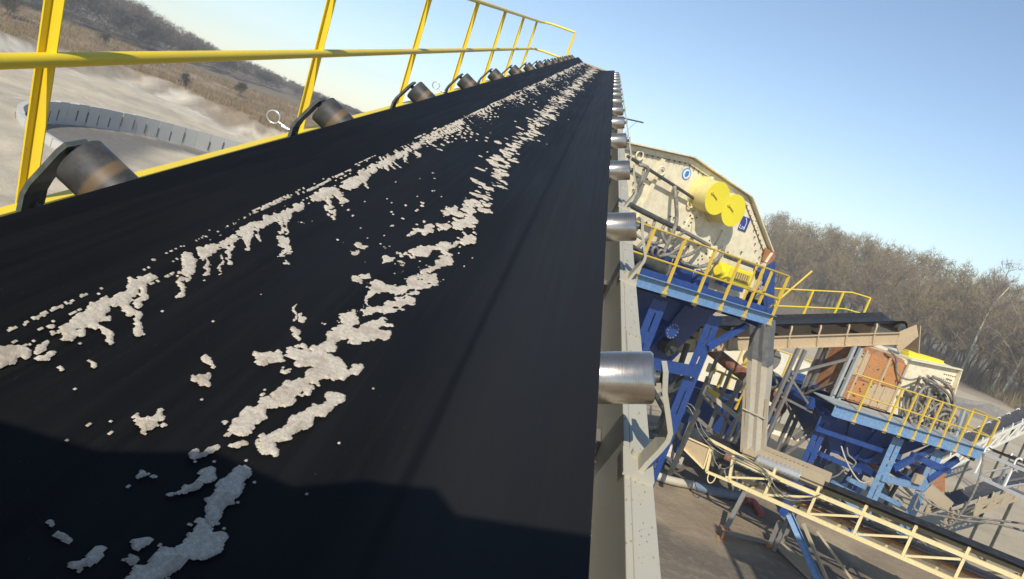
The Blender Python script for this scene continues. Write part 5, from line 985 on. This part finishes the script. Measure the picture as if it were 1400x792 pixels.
# blue tarpaulin
mb = MB(); nI = 12; vs = []; c0 = A.P(.3, 2.1, 0)
for i in range(nI):
    for j in range(nI): vs.append(A.P(-1.2 + 1.5 * i / (nI - 1), 2.2 + .9 * j / (nI - 1) + .2 * rh.random(), 1.5 + 1.3 * j / (nI - 1) + .25 * rh.random()))
mb.add(vs, [(i * nI + j, (i + 1) * nI + j, (i + 1) * nI + j + 1, i * nI + j + 1) for i in range(nI - 1) for j in range(nI - 1)]); o = solo('tarpaulin', mb, MT['tarp'], c0, 'crumpled bright blue tarpaulin in the gap behind the near roller', 'tarpaulin'); o.modifiers.new('thick', 'SOLIDIFY').thickness = .01
# loose cables over the low conveyor
for k, pts in enumerate(([(1345, 620), (1340, 650), (1328, 680), (1315, 700), (1300, 718), (1285, 712)], [(1255, 680), (1250, 695), (1265, 702), (1290, 706), (1320, 712), (1360, 716), (1400, 726)], [(1252, 672), (1275, 690), (1310, 704), (1350, 710), (1400, 716)])):
    mb = MB(); mb.tube(bez([dist(x, y, 23.8) for x, y in pts], 6), .03, 6); solo('hanging_hose', mb, MT['hose'], dist(*pts[2], 23.8), ['grey hose hanging down from the corner of the crusher railing', 'dusty cable strung along the low conveyor, lower of two', 'dusty cable strung along the low conveyor, upper of two'][k], 'hose', 'hoses by the low conveyor')
mb = MB(); mb.prism([B.at(x, y, 2.2) for x, y in ((1262, 640), (1292, 640), (1292, 672), (1278, 676))], B.g * .7); solo('rusty_chute', mb, MT['rust'], B.at(1278, 674, 2.2), 'rusty brown outlet chute below the right end of the crusher', 'chute')
mb = MB(); mb.beam(dist(1268, 668, 24.3), dist(1298, 694, 24.3), .3, .3); solo('feed_trough', mb, MT['wood'], dist(1285, 685, 24.3), 'pale dusty trough under the rusty outlet chute', 'trough')
# grey pile by the trees
hx, hy = G_(1345, 572, .4).xy; mb = MB(); nR, nA = 12, 36; vs = [(hx, hy, 0)]
V_ = []; 
for i in range(nR):
    for j in range(nA):
        q_ = 2 * math.pi * j / nA; r_ = (i / (nR - 1)) * 6.5 * (1 + .15 * math.sin(3 * q_ + 1)); z = max(.8 * (1 - i / (nR - 1)) ** 1.3 * (1 + .2 * math.sin(5 * q_)), 0); x_, y_ = hx + r_ * math.cos(q_), hy + r_ * .6 * math.sin(q_); V_.append((x_, y_, tz(x_, y_) + z - .05))
mb.add(V_, [(i * nA + j, (i + 1) * nA + j, (i + 1) * nA + (j + 1) % nA, i * nA + (j + 1) % nA) for i in range(nR - 1) for j in range(nA)], True); solo('sand_heap', mb, MT['heap'], (hx, hy, 0), 'low grey heap of damp sand between the conveyors and the trees', 'heap')

# ================================================================== trees
def branch(rng, tw, tubes, p, d, L, r, lvl, kind):
    """tubes: list of (pts, r0, r1); tw: twig triangles"""
    n_s = 4 if lvl < 2 else 3; pts = [p]; dd = d.copy()
    for i in range(n_s):
        dd = dd + rng.normal(0, .13 + .05 * lvl, 3) + np.array([0, 0, .06 if kind == 0 else .02]); dd /= np.linalg.norm(dd); pts.append(pts[-1] + dd * L / n_s)
    tubes.append((pts, r, r * .35)); pts = np.array(pts)
    if lvl >= 2:
        for k in range(9):
            f = rng.uniform(.1, 1); i = min(int(f * n_s), n_s - 1); q = pts[i] + (pts[i + 1] - pts[i]) * (f * n_s - i)
            e = dd + rng.normal(0, .8, 3); e /= np.linalg.norm(e); l = rng.uniform(.35, .95); s_ = np.cross(e, rng.normal(0, 1, 3)); s_ /= np.linalg.norm(s_) + 1e-6
            tw.append((q, q + s_ * rng.uniform(.028, .05), q + e * l))
            for j in range(3):
                q2 = q + e * l * rng.uniform(.25, .9); e2 = e + rng.normal(0, .5, 3); e2 /= np.linalg.norm(e2); s2 = np.cross(e2, rng.normal(0, 1, 3)); s2 /= np.linalg.norm(s2) + 1e-6; tw.append((q2, q2 + s2 * rng.uniform(.022, .04), q2 + e2 * rng.uniform(.25, .6)))
        return
    cnt = (16, 7)[lvl] if kind == 0 else (12, 6)[lvl]
    for k in range(cnt):
        f = rng.uniform((.16 if kind == 0 else .3) if lvl == 0 else .15, 1.0); i = min(int(f * n_s), n_s - 1); q = pts[i] + (pts[i + 1] - pts[i]) * (f * n_s - i)
        az_ = rng.uniform(0, 2 * math.pi); spread = rng.uniform(.75, 1.5) if kind == 0 else rng.uniform(.45, .9)
        e = dd + spread * np.array([math.cos(az_), math.sin(az_), rng.uniform(-.2, .35)]) * (1.2 if lvl == 0 else .9); e /= np.linalg.norm(e)
        branch(rng, tw, tubes, q, e, L * rng.uniform(.36, .58) * (1.2 - .55 * f), r * rng.uniform(.3, .45), lvl + 1, kind)
def tree_meshes(seed, h, kind, mt, mw):
    rng = np.random.default_rng(seed); tw, tubes = [], []
    branch(rng, tw, tubes, np.zeros(3), np.array([rng.normal(0, .07), rng.normal(0, .07), 1.0]), h * .80, h * .011, 0, kind)
    mb = MB()
    for i, (p, r0, r1) in enumerate(tubes):
        if i == 0: mb.tube(p, r0, 7, False, r1)
    trunk = mb.mesh('trunk'); trunk.materials.append(mt)
    mb2 = MB()
    for i, (p, r0, r1) in enumerate(tubes):
        if i: mb2.tube(p, max(r0, .022), 3, False, max(r1, .012))
    V = [tuple(v) for v in mb2.v]; Fs = [f for f in mb2.f]; k = len(V)
    for a_, b_, c_ in tw: V += [tuple(a_), tuple(b_), tuple(c_)]; Fs.append((k, k + 1, k + 2)); k += 3
    me = bpy.data.meshes.new('crown'); me.from_pydata(V, [], Fs); me.materials.append(mw); me.update()
    zt = max(v[2] for v in V); return trunk, me, zt
VAR = [tree_meshes(100 + i, 13, 0, MT['bark'], MT['twig']) for i in range(6)]; BIR = [tree_meshes(200 + i, 13, 1, MT['birch'], MT['birch_twig']) for i in range(3)]
rt = random.Random(21)
def plant(var, x, y, h, label, group, cat='tree', name='bare_tree'):
    tr_, cr_, zt = var; sc = h / zt
    t = thing(name, label, cat, Matrix.Translation((x, y, tz(x, y) - .1)) @ Matrix.Rotation(rt.uniform(0, 6.28), 4, 'Z') @ Matrix.Scale(sc, 4), group)
    inst('trunk', tr_, t, Matrix()); inst('crown', cr_, t, Matrix()); return t
top_el = lambda az: np.interp(az, [8, 14, 16, 21.6, 26, 30, 34, 40], [3.3, 3.6, 3.7, 4.25, 4.5, 4.4, 4.3, 4.3])
front = lambda az: np.interp(az, [5, 14, 22, 30, 33, 40], [165, 150, 132, 106, 92, 84])
def tlab(row, az, h):
    where = 'beyond the nose of the cream screen' if az < 16.5 else 'above the yellow conveyor railing' if az < 21.5 else 'above the head of the feed conveyor' if az < 26 else 'above the crusher, left of the birches' if az < 29.5 else 'around the white birches' if az < 33 else 'at the right edge of the wood'
    sz = 'tall' if h > 14.5 else 'medium' if h > 11 else 'short'
    return f'{sz} bare tree {"at the front of the wood" if row == 0 else "deep in the wood" if row > 2 else "just inside the wood"} {where}'
for row, (dD, nn) in enumerate(((0, 46), (7, 42), (15, 40), (25, 38), (38, 36))):
    for k in range(nn):
        az = 8 + 28.5 * (k + rt.uniform(.1, .9)) / nn; D = front(az) + dD + rt.uniform(-3, 3); x, y = D * math.sin(math.radians(az)), D * math.cos(math.radians(az)); z = tz(x, y)
        ht = (6 + D * math.tan(math.radians(float(top_el(az)))) - z); h = ht * (rt.uniform(.55, .95) if row < 2 else rt.uniform(.78, 1.08)); h = min(max(h, 7), 24)
        plant(rt.choice(VAR), x, y, h, tlab(row, az, h), 'bare trees at the wood edge' if row == 0 else 'bare trees inside the wood')
for k, (px, py, h, lab) in enumerate(((1308, 520, 15.5, 'tall white forked birch standing out pale in front of the wood'), (1368, 540, 13, 'slim white birch leaning near the right edge of the wood'), (1352, 535, 11, 'thin pale birch between the forked birch and the leaning one'))):
    az = math.atan2(ray(px, py).x, ray(px, py).y); D = front(math.degrees(az)) - 2.5; x, y = D * math.sin(az), D * math.cos(az); plant(BIR[k], x, y, h, lab, None, 'birch', 'birch_tree')
# undergrowth along the wood edge
def merged(name, mat, label, spots, tris):
    V, Fs = [], []; k = 0
    for (x, y, z, h, wd, n_) in spots:
        for i in range(n_):
            q = rt.uniform(0, 6.28); rr = wd * math.sqrt(rt.random()); bx_, by_ = x + rr * math.cos(q), y + rr * math.sin(q); l = h * rt.uniform(.5, 1); q2 = rt.uniform(0, 6.28); ln = rt.uniform(.1, .5) * l; ww = tris
            V += [(bx_, by_, z), (bx_ + ww * math.cos(q2 + 1.57), by_ + ww * math.sin(q2 + 1.57), z), (bx_ + ln * math.cos(q2), by_ + ln * math.sin(q2), z + l)]; Fs.append((k, k + 1, k + 2)); k += 3
    me = bpy.data.meshes.new(name); me.from_pydata(V, [], Fs); me.materials.append(mat); me.update(); o = link(bpy.data.objects.new(name, me)); tag(o, label, None, None, 'stuff'); return o
sp_ = []
for k in range(1100):
    az = rt.uniform(8, 37); D = front(az) + rt.uniform(-4, 10); x, y = D * math.sin(math.radians(az)), D * math.cos(math.radians(az)); sp_.append((x, y, tz(x, y) - .05, rt.uniform(1.0, 2.8), 1.3, 26))
merged('undergrowth', MT['twig'], 'brown undergrowth along the foot of the wood', sp_, .05)
# left hillside: far wood as one mass, grass tufts, some shrubs
FV = [tree_meshes(300 + i, 9, 0, MT['farwood'], MT['farwood']) for i in range(3)]
Vs, Fs, off = [], [], 0
lite = []
for _, me, zt in FV:
    v = np.array([x.co[:] for x in me.vertices]); f = [tuple(p.vertices) for p in me.polygons]; f = [q for i, q in enumerate(f) if len(q) == 3 and i % 6 == 0 or len(q) == 4 and i % 2 == 0]; tri = np.array([q[:3] for q in f]); lite.append((v[tri.ravel()], zt))
for k in range(620):
    az = rt.uniform(-41, -10); base = np.interp(az, [-40, -29, -20, -10], [150, 150, 172, 190]); D = base + rt.random() ** 1.5 * 60; x, y = D * math.sin(math.radians(az)), D * math.cos(math.radians(az)); z = tz(x, y)
    te = np.interp(az, [-40, -35, -28.8, -26, -23.7, -18.7, -14.7, -10], [3.0, 2.6, 2.15, 1.5, 1.2, .8, .5, .3]); h = max((6 + D * math.tan(math.radians(te)) - z) * rt.uniform(.75, 1.05), 1.2)
    v, zt = lite[k % 3]; s_ = h / zt; c_, q_ = math.cos(k), math.sin(k); w_ = v * np.array([max(s_, .55), max(s_, .55), s_]); w_ = np.stack([w_[:, 0] * c_ - w_[:, 1] * q_ + x, w_[:, 0] * q_ + w_[:, 1] * c_ + y, w_[:, 2] + z - .1], 1); c0 = w_.reshape(-1, 3, 3).mean(1, keepdims=True); w3 = (c0 + (w_.reshape(-1, 3, 3) - c0) * np.array([1.8, 1.8, 1.15])).reshape(-1, 3); Vs.append(w3); off += len(w3)
Vs = np.concatenate(Vs); fme = rawmesh('far_wood', Vs, np.arange(len(Vs)).reshape(-1, 3), MT['farwood']); tag(link(bpy.data.objects.new('far_wood', fme)), 'hazy bare wood covering the far hillside', None, None, 'stuff')
sp_ = []
for k in range(2600):
    az = rt.uniform(-41, -12); bk = np.interp(az, [-60, -35, -28.5, -25, -20, -10], [84, 86, 103, 95, 79, 72]); D = bk + 2 + rt.random() * (150 - bk); x, y = D * math.sin(math.radians(az)), D * math.cos(math.radians(az)); sp_.append((x, y, tz(x, y) - .05, rt.uniform(.3, .9), .9, 12))
merged('dry_grass', MT['drygrass'], 'tan dry grass over the slope below the far wood', sp_, .07)
SH = [tree_meshes(400 + i, 4, 0, MT['shrub'], MT['shrub']) for i in range(2)]
for k, (px, py, h, lab) in enumerate(((10, 22, 5.0, 'dark bushy shrub at the upper left corner on the grassy slope'), (325, 132, 2.6, 'dark rounded shrub on the dry grass above the sand bank'), (250, 118, 2.0, 'small brown shrub on the slope left of the dark rounded one'), (140, 62, 2.2, 'small shrub below the far wood between two yellow posts'))):
    d = ray(px, py); az = math.degrees(math.atan2(d.x, d.y)); best = min(np.arange(70, 150, 1), key=lambda D: abs(math.degrees(math.atan2(tz(D * math.sin(math.radians(az)), D * math.cos(math.radians(az))) - 6, D)) - math.degrees(math.asin(d.z)))); x, y = best * math.sin(math.radians(az)), best * math.cos(math.radians(az))
    t = plant(SH[k % 2], x, y, h, lab, None, 'shrub', 'shrub')
# ------------------------------------------------------------------ haze
HB = MB(); HB.box((0, 0, 14.5), (480, 0, 0), (0, 480, 0), (0, 0, 17.5)); hm = bpy.data.materials.new('haze_air'); hm.use_nodes = True; hn = hm.node_tree
hn.nodes.remove(hn.nodes['Principled BSDF']); pv = hn.nodes.new('ShaderNodeVolumePrincipled'); pv.inputs['Density'].default_value = .0012; pv.inputs['Color'].default_value = (.86, .93, 1, 1); pv.inputs['Anisotropy'].default_value = -.05
hn.links.new(pv.outputs[0], hn.nodes['Material Output'].inputs['Volume']); hme = HB.mesh('haze'); hme.materials.append(hm); tag(link(bpy.data.objects.new('haze', hme)), kind='stuff')
